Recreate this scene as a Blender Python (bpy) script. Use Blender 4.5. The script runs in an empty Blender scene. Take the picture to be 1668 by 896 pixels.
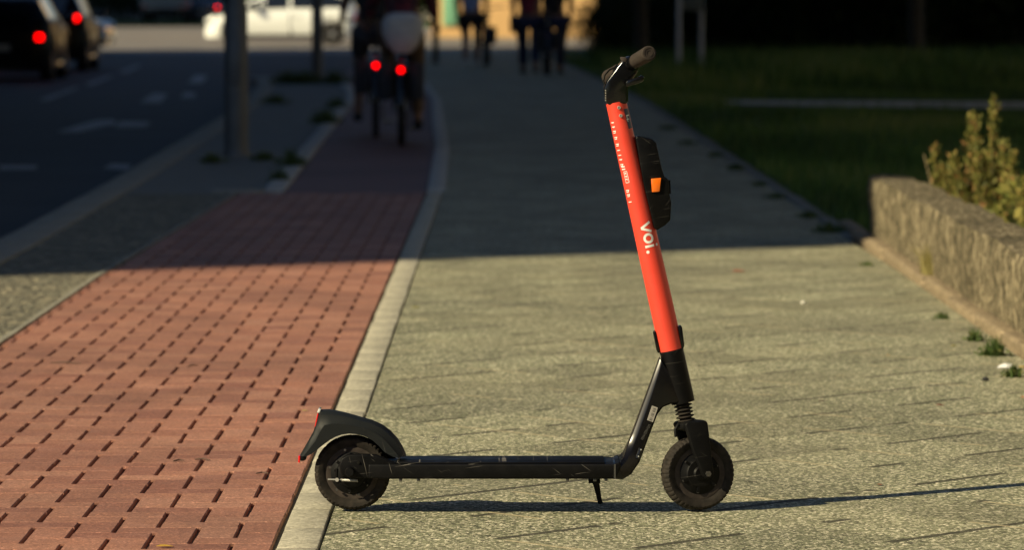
import bpy, bmesh, math, random
from mathutils import Vector, Matrix
import numpy as np
R = math.radians
random.seed(7)
rng = np.random.default_rng(7)
SC = bpy.context.scene
COL = SC.collection

# ------------------------------------------------------------------ camera, sky, sun
F, CX, CY, H = 6822.0, 834.0, 448.0, 1.32
PITCH = math.atan(460 / F)
cam = bpy.data.objects.new('camera', bpy.data.cameras.new('camera'))
COL.objects.link(cam); SC.camera = cam
cam.location = (0, 0, H)
cam.rotation_euler = (R(90) - PITCH, 0, 0)
cam.data.sensor_width = 36
cam.data.lens = F / 1668 * 36
cam.data.clip_start = 0.5; cam.data.clip_end = 2000
cam.data.dof.use_dof = True
cam.data.dof.focus_distance = 10.62
cam.data.dof.aperture_fstop = 4.9
cam.data.dof.aperture_blades = 7

SUN_AZ, SUN_EL = 29.0, 32.0
w = bpy.data.worlds.new('World'); SC.world = w; w.use_nodes = True
nt = w.node_tree; bg = nt.nodes['Background']
sky = nt.nodes.new('ShaderNodeTexSky'); sky.sky_type = 'NISHITA'; sky.sun_disc = False
sky.sun_elevation = R(SUN_EL); sky.sun_rotation = R(241); sky.air_density = 1.0; sky.dust_density = 0.2; sky.ozone_density = 4.0
nt.links.new(sky.outputs[0], bg.inputs[0]); bg.inputs[1].default_value = 0.05
sun = bpy.data.objects.new('sun', bpy.data.lights.new('sun', 'SUN')); COL.objects.link(sun)
sun.data.energy = 5.0; sun.data.angle = R(0.6); sun.data.color = (1.0, 0.855, 0.55)
ldir = Vector((math.cos(R(SUN_AZ)) * math.cos(R(SUN_EL)), math.sin(R(SUN_AZ)) * math.cos(R(SUN_EL)), -math.sin(R(SUN_EL))))
sun.rotation_euler = ldir.to_track_quat('-Z', 'Y').to_euler()
sun.location = (-20, -10, 30)
SC.view_settings.view_transform = 'Standard'; SC.view_settings.look = 'None'
SC.view_settings.gamma = 1.0; SC.view_settings.exposure = 0.5
SC.view_settings.use_curve_mapping = False
SC.cycles.max_bounces = 6; SC.cycles.diffuse_bounces = 3

# ------------------------------------------------------------------ helpers
def ray(px, py):
    u, v = (px - CX) / F, (CY - py) / F
    c, s = math.cos(PITCH), math.sin(PITCH)
    return Vector((u, c + v * s, -s + v * c))
def G(px, py, z=0.0):                       # point of the ground seen at a pixel
    d = ray(px, py); k = (z - H) / d.z
    return (d.x * k, d.y * k)
def S(px, py, Y):                           # (x, z) on the upright plane at distance Y
    d = ray(px, py); k = Y / d.y
    return (d.x * k, H + d.z * k)

class MB:
    def __init__(s): s.v = []; s.f = []
    def add(s, vs, fs):
        n = len(s.v); s.v += [tuple(p) for p in vs]; s.f += [tuple(i + n for i in f) for f in fs]; return s
    def box(s, c, d, rot=None):
        vs = []
        for x in (-1, 1):
            for y in (-1, 1):
                for z in (-1, 1):
                    p = Vector((x * d[0] / 2, y * d[1] / 2, z * d[2] / 2))
                    if rot is not None: p = rot @ p
                    vs.append(p + Vector(c))
        return s.add(vs, [(0, 1, 3, 2), (4, 6, 7, 5), (0, 4, 5, 1), (2, 3, 7, 6), (0, 2, 6, 4), (1, 5, 7, 3)])
    def tube(s, pts, rad, n=12, cap=True, flat=1.0):
        pts = [Vector(p) for p in pts]
        if not hasattr(rad, '__len__'): rad = [rad] * len(pts)
        rings = []; prev = None
        for i, p in enumerate(pts):
            t = (pts[min(i + 1, len(pts) - 1)] - pts[max(i - 1, 0)]).normalized()
            if prev is None:
                a = Vector((0, 0, 1)) if abs(t.z) < 0.9 else Vector((0, 1, 0))
                u = t.cross(a).normalized()
            else:
                u = (prev - t * prev.dot(t)).normalized()
            prev = u; w_ = t.cross(u)
            rings.append([p + (u * math.cos(2 * math.pi * k / n) + w_ * math.sin(2 * math.pi * k / n) * flat) * rad[i] for k in range(n)])
        vs = [q for r in rings for q in r]; fs = []
        for i in range(len(rings) - 1):
            for k in range(n):
                a = i * n + k; b = i * n + (k + 1) % n
                fs.append((a, b, b + n, a + n))
        if cap:
            fs.append(tuple(range(n))[::-1]); fs.append(tuple((len(rings) - 1) * n + k for k in range(n)))
        return s.add(vs, fs)
    def lathe(s, prof, c=(0, 0, 0), axis='y', n=48, fn=None, close=True):
        # prof: (r, h) along the axis, closed loop
        vs = []; m = len(prof)
        for k in range(n):
            a = 2 * math.pi * k / n
            for j, (r, h) in enumerate(prof):
                if fn: r = fn(r, h, j, k)
                if axis == 'y': p = (r * math.cos(a), h, r * math.sin(a))
                elif axis == 'z': p = (r * math.cos(a), r * math.sin(a), h)
                else: p = (h, r * math.cos(a), r * math.sin(a))
                vs.append((p[0] + c[0], p[1] + c[1], p[2] + c[2]))
        fs = []
        for k in range(n):
            for j in range(m if close else m - 1):
                a = k * m + j; b = k * m + (j + 1) % m; c2 = ((k + 1) % n) * m + (j + 1) % m; d = ((k + 1) % n) * m + j
                fs.append((a, b, c2, d))
        return s.add(vs, fs)
    def disc(s, c, r, h, axis='y', n=24):
        return s.lathe([(0.0001, -h / 2), (r, -h / 2), (r, h / 2), (0.0001, h / 2)], c, axis, n)
    def prism(s, poly, y0, y1):             # poly in (x, z), thickness along y
        n = len(poly)
        vs = [(x, y0, z) for x, z in poly] + [(x, y1, z) for x, z in poly]
        fs = [tuple(range(n)), tuple(range(2 * n - 1, n - 1, -1))] + [(i, n + i, n + (i + 1) % n, (i + 1) % n) for i in range(n)]
        return s.add(vs, fs)
    def slab(s, poly, z0, z1):              # poly in (x, y), thickness along z
        n = len(poly)
        vs = [(x, y, z0) for x, y in poly] + [(x, y, z1) for x, y in poly]
        fs = [tuple(range(n)), tuple(range(2 * n - 1, n - 1, -1))] + [(i, n + i, n + (i + 1) % n, (i + 1) % n) for i in range(n)]
        return s.add(vs, fs)
    def xf(s, M):
        s.v = [tuple(M @ Vector(p)) for p in s.v]; return s

def obj(name, mb, mat, parent=None, bevel=0, seg=2, ang=38, smooth=True):
    me = bpy.data.meshes.new(name)
    me.from_pydata(mb.v, [], mb.f)
    bm = bmesh.new(); bm.from_mesh(me)
    bmesh.ops.recalc_face_normals(bm, faces=bm.faces)
    if bevel:
        es = [e for e in bm.edges if len(e.link_faces) == 2 and e.calc_face_angle(0) > R(ang)]
        bmesh.ops.bevel(bm, geom=es, offset=bevel, segments=seg, affect='EDGES', profile=0.5, clamp_overlap=True)
    bm.to_mesh(me); bm.free()
    if smooth:
        me.shade_smooth(); me.set_sharp_from_angle(angle=R(ang))
    me.materials.append(mat)
    o = bpy.data.objects.new(name, me); COL.objects.link(o)
    if parent is not None: o.parent = parent
    return o
def raw(name, v, f, mat, parent=None, attr=None):   # large quad / tri soup
    me = bpy.data.meshes.new(name)
    v = np.asarray(v, dtype=np.float32); f = np.asarray(f, dtype=np.int32); k = f.shape[1]
    me.vertices.add(len(v)); me.vertices.foreach_set('co', v.ravel())
    me.loops.add(f.size); me.loops.foreach_set('vertex_index', f.ravel())
    me.polygons.add(len(f)); me.polygons.foreach_set('loop_start', np.arange(0, f.size, k, dtype=np.int32))
    me.polygons.foreach_set('loop_total', np.full(len(f), k, dtype=np.int32))
    me.update(); me.validate(); me.shade_flat()
    if attr is not None:
        a = me.attributes.new('tone', 'FLOAT', 'FACE'); a.data.foreach_set('value', np.asarray(attr, dtype=np.float32))
    me.materials.append(mat)
    o = bpy.data.objects.new(name, me); COL.objects.link(o)
    if parent is not None: o.parent = parent
    return o
def thing(name, label, cat, loc=(0, 0, 0), rz=0, group=None):
    o = bpy.data.objects.new(name, None); COL.objects.link(o)
    o.location = loc; o.rotation_euler = (0, 0, rz); o.empty_display_size = 0.2
    return tag(o, label, cat, group)
def tag(o, label, cat, group=None):
    o['label'] = label; o['category'] = cat
    if group: o['group'] = group
    return o
def struct(o): o['kind'] = 'structure'; return o
def dup(o, loc=None, rz=None, label=None, scale=None, parent=None):
    c = o.copy(); COL.objects.link(c)
    if parent is not None: c.parent = parent
    if loc is not None: c.location = loc
    if rz is not None: c.rotation_euler = (0, 0, rz)
    if scale is not None: c.scale = scale if hasattr(scale, '__len__') else (scale,) * 3
    if label: c['label'] = label
    for ch in list(o.children): dup(ch, parent=c)
    return c

# ------------------------------------------------------------------ materials
def mat(name, col, rough=0.6, metal=0.0, col2=None, nscale=20.0, mix=0.5, bump=0.0, bscale=None, spec=0.5, emit=None, estr=0, coat=0, detail=4, stretch=None, trans=0, obj_co=True):
    m = bpy.data.materials.new(name); m.use_nodes = True
    t = m.node_tree; b = t.nodes['Principled BSDF']; L = t.links.new
    b.inputs['Base Color'].default_value = (*col, 1); b.inputs['Roughness'].default_value = rough
    b.inputs['Metallic'].default_value = metal; b.inputs['Specular IOR Level'].default_value = spec
    if coat: b.inputs['Coat Weight'].default_value = coat; b.inputs['Coat Roughness'].default_value = 0.08
    if trans: b.inputs['Transmission Weight'].default_value = trans
    co = t.nodes.new('ShaderNodeTexCoord').outputs['Object']
    if stretch:
        mp = t.nodes.new('ShaderNodeMapping'); mp.inputs['Scale'].default_value = stretch; L(co, mp.inputs[0]); co = mp.outputs[0]
    if col2 is not None:
        n = t.nodes.new('ShaderNodeTexNoise'); n.inputs['Scale'].default_value = nscale; n.inputs['Detail'].default_value = detail
        L(co, n.inputs['Vector'])
        r = t.nodes.new('ShaderNodeValToRGB'); r.color_ramp.elements[0].position = 0.5 - mix * 0.4; r.color_ramp.elements[1].position = 0.5 + mix * 0.4
        r.color_ramp.elements[0].color = (*col, 1); r.color_ramp.elements[1].color = (*col2, 1)
        L(n.outputs['Fac'], r.inputs[0]); L(r.outputs[0], b.inputs['Base Color'])
    if bump:
        n2 = t.nodes.new('ShaderNodeTexNoise'); n2.inputs['Scale'].default_value = bscale or nscale; n2.inputs['Detail'].default_value = 5
        L(co, n2.inputs['Vector']); bp = t.nodes.new('ShaderNodeBump'); bp.inputs['Strength'].default_value = 0.8
        bp.inputs['Distance'].default_value = bump; L(n2.outputs['Fac'], bp.inputs['Height']); L(bp.outputs[0], b.inputs['Normal'])
    if emit: b.inputs['Emission Color'].default_value = (*emit, 1); b.inputs['Emission Strength'].default_value = estr
    return m

class NT:                                    # tiny node-graph writer
    def __init__(s, name):
        s.m = bpy.data.materials.new(name); s.m.use_nodes = True; s.t = s.m.node_tree; s.b = s.t.nodes['Principled BSDF']
        s.co = s.t.nodes.new('ShaderNodeTexCoord').outputs['Object']
    def L(s, a, b): s.t.links.new(a, b)
    def n(s, typ, **kw):
        nd = s.t.nodes.new('ShaderNode' + typ)
        for k, v in kw.items(): setattr(nd, k, v)
        return nd
    def math(s, op, a, b=0.0, c=None):
        nd = s.n('Math', operation=op)
        for i, q in enumerate((a, b) if c is None else (a, b, c)):
            if isinstance(q, (int, float)): nd.inputs[i].default_value = q
            else: s.L(q, nd.inputs[i])
        return nd.outputs[0]
    def noise(s, scale, detail=3, vec=None, rough=0.5):
        nd = s.n('TexNoise'); nd.inputs['Scale'].default_value = scale; nd.inputs['Detail'].default_value = detail
        nd.inputs['Roughness'].default_value = rough; s.L(vec or s.co, nd.inputs['Vector']); return nd.outputs['Fac']
    def voro(s, scale, vec=None, feat='F1', out='Distance'):
        nd = s.n('TexVoronoi', feature=feat); nd.inputs['Scale'].default_value = scale; s.L(vec or s.co, nd.inputs['Vector']); return nd.outputs[out]
    def ramp(s, fac, stops):
        nd = s.n('ValToRGB'); e = nd.color_ramp.elements
        while len(e) < len(stops): e.new(0.5)
        for q, (p, c) in zip(e, stops): q.position = p; q.color = (*c, 1) if hasattr(c, '__len__') else (c, c, c, 1)
        s.L(fac, nd.inputs[0]); return nd.outputs[0]
    def mixc(s, fac, a, b, mode='MIX'):
        nd = s.n('Mix', data_type='RGBA', blend_type=mode)
        for i, q in ((0, fac), (6, a), (7, b)):
            if isinstance(q, (int, float)): nd.inputs[i].default_value = q
            elif hasattr(q, '__len__'): nd.inputs[i].default_value = (*q, 1)
            else: s.L(q, nd.inputs[i])
        return nd.outputs[2]
    def mapping(s, scale=(1, 1, 1), rot=(0, 0, 0), loc=(0, 0, 0)):
        nd = s.n('Mapping'); nd.inputs['Scale'].default_value = scale; nd.inputs['Rotation'].default_value = rot; nd.inputs['Location'].default_value = loc
        s.L(s.co, nd.inputs[0]); return nd.outputs[0]
    def bump(s, h, dist, strength=1.0):
        nd = s.n('Bump'); nd.inputs['Distance'].default_value = dist; nd.inputs['Strength'].default_value = strength
        s.L(h, nd.inputs['Height']); s.L(nd.outputs[0], s.b.inputs['Normal'])
    def out(s, c, rough=0.8, spec=0.3):
        s.L(c, s.b.inputs['Base Color'])
        if isinstance(rough, float): s.b.inputs['Roughness'].default_value = rough
        else: s.L(rough, s.b.inputs['Roughness'])
        s.b.inputs['Specular IOR Level'].default_value = spec
        return s.m

def m_pavement():
    g = NT('pavement_slabs')
    v = g.mapping(scale=(1 / 0.355,) * 3, rot=(0, 0, R(45)), loc=(0.13, 0.02, 0))
    sx = g.n('SeparateXYZ'); g.L(v, sx.inputs[0])
    def line(c, o, jl, wdt):
        fr = g.math('FRACT', c)
        d = g.math('ABSOLUTE', g.math('SUBTRACT', fr, 0.5))
        ln = g.math('GREATER_THAN', d, 0.5 - wdt)
        # each joint shows only along some of its length
        cell = g.n('CombineXYZ'); g.L(g.math('MULTIPLY', g.math('ROUND', c), 7.3), cell.inputs[0]); g.L(g.math('MULTIPLY', o, jl), cell.inputs[1])
        ns = g.noise(1.0, 2, cell.outputs[0])
        return ln, ns
    l1, n1 = line(sx.outputs['X'], sx.outputs['Y'], 0.9, 0.040)
    l2, n2 = line(sx.outputs['Y'], sx.outputs['X'], 0.9, 0.026)
    dark = g.math('MULTIPLY', l1, g.math('GREATER_THAN', n1, 0.50))  # dark joint lines, widened to paint in the shadow of raised slab edges
    pale = g.math('MULTIPLY', l2, g.math('GREATER_THAN', n2, 0.54))
    cellid = g.n('CombineXYZ'); g.L(g.math('FLOOR', sx.outputs['X']), cellid.inputs[0]); g.L(g.math('FLOOR', sx.outputs['Y']), cellid.inputs[1])
    wn = g.n('TexWhiteNoise'); g.L(cellid.outputs[0], wn.inputs['Vector'])
    grit = g.voro(150, out='Color')
    gs = g.n('SeparateColor'); g.L(grit, gs.inputs[0])
    c = g.ramp(gs.outputs[0], [(0.0, (0.02, 0.02, 0.014)), (0.33, (0.142, 0.148, 0.090)), (0.75, (0.285, 0.29, 0.178)), (1.0, (0.88, 0.80, 0.60))])
    big = g.noise(1.1, 4)
    c = g.mixc(g.ramp(big, [(0.40, 0.0), (0.8, 0.40)]), c, (0.30, 0.27, 0.17))
    big2 = g.noise(3.3, 5, rough=0.7)
    c = g.mixc(g.ramp(big2, [(0.52, 0.0), (0.80, 0.35)]), c, (0.13, 0.135, 0.10))
    c = g.mixc(1.0, c, g.ramp(wn.outputs[0], [(0.0, 0.80), (1.0, 1.16)]), 'MULTIPLY')
    big3 = g.noise(0.7, 6, rough=0.6)
    c = g.mixc(g.ramp(big3, [(0.48, 0.0), (0.70, 0.28)]), c, (0.105, 0.10, 0.08))
    gum = g.math('LESS_THAN', g.voro(2.6), 0.045)
    c = g.mixc(g.math('MULTIPLY', gum, 0.55), c, (0.06, 0.055, 0.045))
    speck = g.math('LESS_THAN', g.voro(22), 0.085)
    c = g.mixc(g.math('MULTIPLY', speck, 0.6), c, (0.05, 0.045, 0.035))
    c = g.mixc(g.math('MULTIPLY', dark, 0.85), c, (0.035, 0.032, 0.022))
    c = g.mixc(g.math('MULTIPLY', pale, 0.6), c, (0.50, 0.42, 0.26))
    h = g.math('ADD', g.math('MULTIPLY', gs.outputs[1], 1.0), g.math('MULTIPLY', dark, -3.0))
    g.bump(h, 0.0016)
    return g.out(c, 0.75, 0.35)
def m_brick():
    g = NT('red_paver')
    at = g.n('Attribute', attribute_name='tone')
    c = g.ramp(at.outputs['Fac'], [(0.0, (0.25, 0.102, 0.072)), (0.3, (0.32, 0.140, 0.094)), (0.7, (0.375, 0.168, 0.110)), (1.0, (0.42, 0.205, 0.140))])
    n = g.noise(9, 5, rough=0.7)
    c = g.mixc(g.ramp(n, [(0.4, 0.0), (0.75, 0.55)]), c, (0.36, 0.19, 0.15))
    n3 = g.noise(2.2, 4)
    c = g.mixc(g.ramp(n3, [(0.5, 0.0), (0.75, 0.5)]), c, (0.20, 0.085, 0.06))
    st_ = g.noise(0.9, 6, rough=0.65)
    c = g.mixc(g.ramp(st_, [(0.42, 0.0), (0.68, 0.55)]), c, (0.17, 0.085, 0.062))
    c = g.mixc(g.ramp(g.noise(28, 6, rough=0.8), [(0.55, 0.0), (0.72, 0.45)]), c, (0.12, 0.06, 0.045))
    gr = g.voro(230, out='Color'); gs = g.n('SeparateColor'); g.L(gr, gs.inputs[0])
    c = g.mixc(1.0, c, g.ramp(gs.outputs[0], [(0.0, 0.62), (0.5, 1.0), (0.9, 1.15), (1.0, 1.9)]), 'MULTIPLY')
    g.bump(g.math('ADD', gs.outputs[1], g.math('MULTIPLY', g.noise(60, 3), 2.0)), 0.0009)
    return g.out(c, 0.7, 0.4)
def m_stone(name, base, var=0.3, scale=120):
    g = NT(name)
    gr = g.voro(scale, out='Color'); gs = g.n('SeparateColor'); g.L(gr, gs.inputs[0])
    d = tuple(q * (1 - var) for q in base); l = tuple(min(1, q * (1 + var)) for q in base)
    c = g.ramp(gs.outputs[0], [(0, d), (0.5, base), (1, l)])
    n = g.noise(5, 6, rough=0.7)
    c = g.mixc(g.ramp(n, [(0.45, 0.0), (0.75, 0.6)]), c, tuple(q * 0.6 for q in base))
    g.bump(g.math('ADD', gs.outputs[1], g.math('MULTIPLY', n, 4.0)), 0.002)
    return g.out(c, 0.8, 0.3)
def m_mosaic():
    g = NT('mosaic_stones')
    v = g.voro(17, out='Color'); gs = g.n('SeparateColor'); g.L(v, gs.inputs[0])
    e = g.voro(17, feat='DISTANCE_TO_EDGE')
    c = g.ramp(gs.outputs[0], [(0, (0.11, 0.105, 0.08)), (0.5, (0.2, 0.19, 0.14)), (1, (0.33, 0.29, 0.2))])
    c = g.mixc(1.0, c, g.ramp(g.noise(120, 4), [(0.3, 0.7), (0.7, 1.25)]), 'MULTIPLY')
    c = g.mixc(g.ramp(e, [(0.0, 0.9), (0.12, 0.0)]), c, (0.07, 0.065, 0.045))
    g.bump(g.ramp(e, [(0.0, 0.0), (0.25, 1.0)]), 0.009)
    return g.out(c, 0.85, 0.3)
def m_asphalt(name, a, b, scale=180):
    g = NT(name)
    gr = g.voro(scale, out='Color'); gs = g.n('SeparateColor'); g.L(gr, gs.inputs[0])
    c = g.ramp(gs.outputs[0], [(0, a), (1, b)])
    n = g.noise(0.6, 5)
    c = g.mixc(g.ramp(n, [(0.4, 0.0), (0.7, 0.5)]), c, tuple(q * 0.6 for q in a))
    g.bump(gs.outputs[1], 0.002)
    return g.out(c, 0.75, 0.35)
def m_wall():
    g = NT('rough_wall')
    st = g.mapping(scale=(1, 1, 0.34))
    n = g.noise(42, 6, st, 0.75)
    c = g.ramp(n, [(0.40, (0.04, 0.035, 0.022)), (0.50, (0.18, 0.15, 0.095)), (0.60, (0.55, 0.46, 0.30))])
    p = g.noise(48, 4, rough=0.8)
    c = g.mixc(g.ramp(p, [(0.58, 0.0), (0.68, 0.85)]), c, (0.75, 0.64, 0.40))
    pit = g.math('LESS_THAN', g.voro(50, st), 0.24)
    c = g.mixc(g.math('MULTIPLY', pit, 0.8), c, (0.04, 0.034, 0.02))
    c = g.mixc(g.ramp(g.noise(3, 5, st), [(0.48, 0.0), (0.7, 0.7)]), c, (0.075, 0.065, 0.04))
    g.bump(g.math('ADD', n, g.math('MULTIPLY', p, 0.8)), 0.025)
    return g.out(c, 0.9, 0.2)
def m_blackmetal(name='black_paint', base=(0.003, 0.003, 0.0033), rough=0.28, scr=1.0):
    g = NT(name)
    col = g.noise(3, 3)
    tot = None
    for i, (ang, sc, th) in enumerate(((R(8), (6, 1, 260), 0.665), (R(52), (9, 1, 200), 0.70), (R(-35), (9, 1, 200), 0.70), (R(-76), (8, 1, 180), 0.71))):
        mp = g.n('Mapping'); mp.inputs['Rotation'].default_value = (0, ang, 0); g.L(g.co, mp.inputs[0])
        mp2 = g.n('Mapping'); mp2.inputs['Scale'].default_value = sc; mp2.inputs['Location'].default_value = (i * 3.1, 0, i); g.L(mp.outputs[0], mp2.inputs[0])
        q = g.ramp(g.noise(1.0, 2, mp2.outputs[0]), [(th, 0.0), (th + 0.02, 1.0)])
        tot = q if tot is None else g.math('MAXIMUM', tot, q)
    tot = g.math('MULTIPLY', tot, g.math('MULTIPLY', g.ramp(g.noise(7, 3), [(0.45, 0.0), (0.6, 1.0)]), 0.55 * scr))
    dust = g.ramp(g.noise(40, 6, rough=0.8), [(0.5, 0.0), (0.8, 0.08)])
    c = g.mixc(dust, base, (0.05, 0.043, 0.035))
    c = g.mixc(tot, c, (0.25, 0.23, 0.2))
    r = g.ramp(g.noise(25, 5), [(0.3, rough), (0.7, min(1, rough + 0.22))])
    return g.out(c, r, 0.14)
def m_redpaint():
    g = NT('coral_paint')
    n = g.noise(60, 5, rough=0.8)
    c = g.mixc(g.ramp(n, [(0.72, 0.0), (0.76, 0.5)]), (0.74, 0.060, 0.034), (0.5, 0.2, 0.15))
    c = g.mixc(g.ramp(g.noise(6, 4), [(0.5, 0.0), (0.8, 0.18)]), c, (0.5, 0.07, 0.04))
    return g.out(c, g.ramp(g.noise(30, 4), [(0.3, 0.36), (0.7, 0.5)]), 0.45)
def m_grass():
    g = NT('grass_soil')
    c = g.ramp(g.noise(3, 6, rough=0.8), [(0.3, (0.03, 0.05, 0.012)), (0.6, (0.07, 0.12, 0.025)), (0.8, (0.13, 0.13, 0.05))])
    g.bump(g.noise(40, 5), 0.02)
    return g.out(c, 0.95, 0.1)
def m_leaf(name, stops):
    g = NT(name)
    at = g.n('Attribute', attribute_name='tone')
    c = g.ramp(at.outputs['Fac'], stops)
    tr = g.n('BsdfTranslucent'); g.L(c, tr.inputs[0]); ms = g.n('MixShader'); ms.inputs[0].default_value = 0.25
    g.L(g.b.outputs[0], ms.inputs[1]); g.L(tr.outputs[0], ms.inputs[2])
    g.L(ms.outputs[0], g.t.nodes['Material Output'].inputs[0])
    return g.out(c, 0.6, 0.25)

M = dict(
    pave=m_pavement(), brick=m_brick(), stripe=m_stone('pale_kerbstone', (0.43, 0.40, 0.31), 0.3), kerb=m_stone('grey_kerbstone', (0.27, 0.255, 0.205), 0.3), farkerb=m_stone('pale_grey_kerbstone', (0.44, 0.425, 0.38), 0.25), foot=m_stone('brown_footing', (0.23, 0.18, 0.115), 0.45, 60),
    mosaic=m_mosaic(), slabgrey=m_stone('grey_concrete', (0.17, 0.17, 0.15), 0.25), asphalt=m_asphalt('road_asphalt', (0.018, 0.021, 0.026), (0.045, 0.050, 0.057)),
    redasph=m_asphalt('red_asphalt', (0.13, 0.075, 0.075), (0.22, 0.13, 0.12)), bed=mat('joint_sand', (0.06, 0.055, 0.042), 0.95, col2=(0.15, 0.135, 0.10), nscale=90),
    xroad=m_asphalt('pale_asphalt', (0.15, 0.135, 0.12), (0.25, 0.225, 0.20), 60),
    paint=mat('worn_road_paint', (0.14, 0.14, 0.14), 0.7, col2=(0.36, 0.36, 0.35), nscale=14), grass=m_grass(), wall=m_wall(),
    black=m_blackmetal(scr=0.35), neckpaint=mat('glossy_black_paint', (0.003, 0.003, 0.0035), 0.27, col2=(0.006, 0.005, 0.005), nscale=30, spec=0.42), blackdeck=m_blackmetal('worn_black_paint', rough=0.38, scr=1.3), plastic=m_blackmetal('black_plastic', (0.004, 0.004, 0.0043), 0.42, 0.4),
    fender=m_blackmetal('grey_black_plastic', (0.013, 0.015, 0.016), 0.40, 0.25), gloss=mat('gloss_black', (0.004, 0.004, 0.0045), 0.15, spec=0.35, coat=0.25),
    rubber=mat('tyre_rubber', (0.012, 0.0105, 0.009), 0.8, col2=(0.032, 0.026, 0.021), nscale=60, bump=0.0004, spec=0.2),
    rubberlt=mat('dusty_rubber', (0.030, 0.024, 0.021), 0.8, col2=(0.06, 0.048, 0.041), nscale=40, spec=0.2),
    grip=mat('grey_rubber_grip', (0.028, 0.022, 0.018), 0.85, col2=(0.042, 0.033, 0.027), nscale=90, spec=0.25, bump=0.0006, bscale=400),
    coral=m_redpaint(), white=mat('white_print', (0.8, 0.78, 0.74), 0.5), navy=mat('navy_sticker', (0.01, 0.018, 0.06), 0.4),
    steel=mat('bare_steel', (0.55, 0.54, 0.51), 0.35, 0.45), dsteel=mat('dull_steel', (0.16, 0.155, 0.15), 0.4, 0.9), reflr=mat('red_reflector', (0.75, 0.012, 0.012), 0.2, coat=0.6),
    reflo=mat('orange_reflector', (0.9, 0.17, 0.008), 0.25, coat=0.6), label=mat('grey_label', (0.30, 0.28, 0.25), 0.5), faint=mat('faint_grey_print', (0.06, 0.058, 0.055), 0.5),
    tail=mat('lit_red_lamp', (0.6, 0.0, 0.0), 0.3, emit=(1.0, 0.0, 0.0), estr=4), dim=mat('unlit_red_lamp', (0.35, 0.03, 0.02), 0.2, coat=1),
    galv=mat('grey_painted_pole', (0.09, 0.095, 0.10), 0.55, 0.3, col2=(0.13, 0.135, 0.14), nscale=6, bump=0.001), darkpole=mat('dark_pole', (0.02, 0.022, 0.022), 0.5, 0.3),
    carwhite=mat('white_car_paint', (0.90, 0.92, 0.88), 0.25, coat=1.0), carblack=mat('black_car_paint', (0.002, 0.002, 0.0022), 0.3, spec=0.10),
    carblue=mat('dark_blue_car_paint', (0.012, 0.02, 0.045), 0.2, coat=1.0), carsilver=mat('silver_paint', (0.30, 0.31, 0.32), 0.3, 0.4, coat=0.8),
    glass=mat('dark_glass', (0.01, 0.012, 0.014), 0.06, coat=1.0), alloy=mat('alloy_rim', (0.45, 0.45, 0.45), 0.35, 0.8),
    lamp=mat('headlamp_glass', (0.7, 0.72, 0.7), 0.1, coat=1.0), skin=mat('skin', (0.24, 0.12, 0.075), 0.5, col2=(0.20, 0.10, 0.065), nscale=20), hair=mat('dark_hair', (0.02, 0.013, 0.009), 0.6),
    bagc=mat('pale_canvas', (0.60, 0.58, 0.56), 0.9, col2=(0.5, 0.48, 0.47), nscale=12), cgrey=mat('pale_grey_cotton', (0.42, 0.40, 0.38), 0.9, col2=(0.34, 0.32, 0.31), nscale=12), cblack=mat('black_cotton', (0.012, 0.012, 0.014), 0.9),
    cblue=mat('blue_cotton', (0.34, 0.42, 0.66), 0.9, col2=(0.28, 0.35, 0.56), nscale=10), cwine=mat('wine_cotton', (0.20, 0.022, 0.045), 0.9), cjean=mat('navy_denim', (0.018, 0.025, 0.06), 0.9),
    cbrown=mat('brown_cotton', (0.13, 0.08, 0.05), 0.9), cdark=mat('charcoal_cotton', (0.03, 0.03, 0.035), 0.9), cplaid=mat('dark_red_plaid', (0.02, 0.01, 0.012), 0.9, col2=(0.16, 0.02, 0.03), nscale=22, detail=0), wshoe=mat('white_shoe', (0.6, 0.6, 0.6), 0.6),
    bark=mat('bark', (0.035, 0.028, 0.02), 0.9, col2=(0.09, 0.075, 0.055), nscale=12, bump=0.02, stretch=(3, 3, 0.6)),
    ochre=mat('ochre_render', (0.74, 0.46, 0.20), 0.9, col2=(0.64, 0.40, 0.17), nscale=3), mint=mat('mint_paint', (0.22, 0.50, 0.30), 0.6), roof=mat('grey_roof', (0.12, 0.11, 0.1), 0.8),
    block=mat('apartment_render', (0.28, 0.26, 0.23), 0.9, col2=(0.23, 0.21, 0.19), nscale=1.5), signp=mat('grey_sign_back', (0.14, 0.15, 0.14), 0.5, 0.2), signpole=mat('pale_galvanised_post', (0.5, 0.5, 0.55), 0.5, 0.3),
)
LEAF_DARK = m_leaf('dark_leaves', [(0, (0.008, 0.016, 0.004)), (0.6, (0.02, 0.038, 0.009)), (1, (0.045, 0.065, 0.018))])
LEAF_GRASS = m_leaf('grass_blades', [(0, (0.035, 0.07, 0.014)), (0.5, (0.09, 0.17, 0.03)), (1, (0.24, 0.26, 0.07))])
LEAF_SPIKE = m_leaf('yellow_green_leaves', [(0, (0.07, 0.085, 0.02)), (0.5, (0.20, 0.20, 0.045)), (0.8, (0.34, 0.29, 0.08)), (1, (0.36, 0.16, 0.07))])
LEAF_WEED = m_leaf('weed_leaves', [(0, (0.04, 0.07, 0.018)), (0.7, (0.09, 0.14, 0.035)), (1, (0.24, 0.22, 0.08))])
LEAF_DRY = m_leaf('dry_grass', [(0, (0.14, 0.13, 0.04)), (1, (0.50, 0.42, 0.17))])

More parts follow.
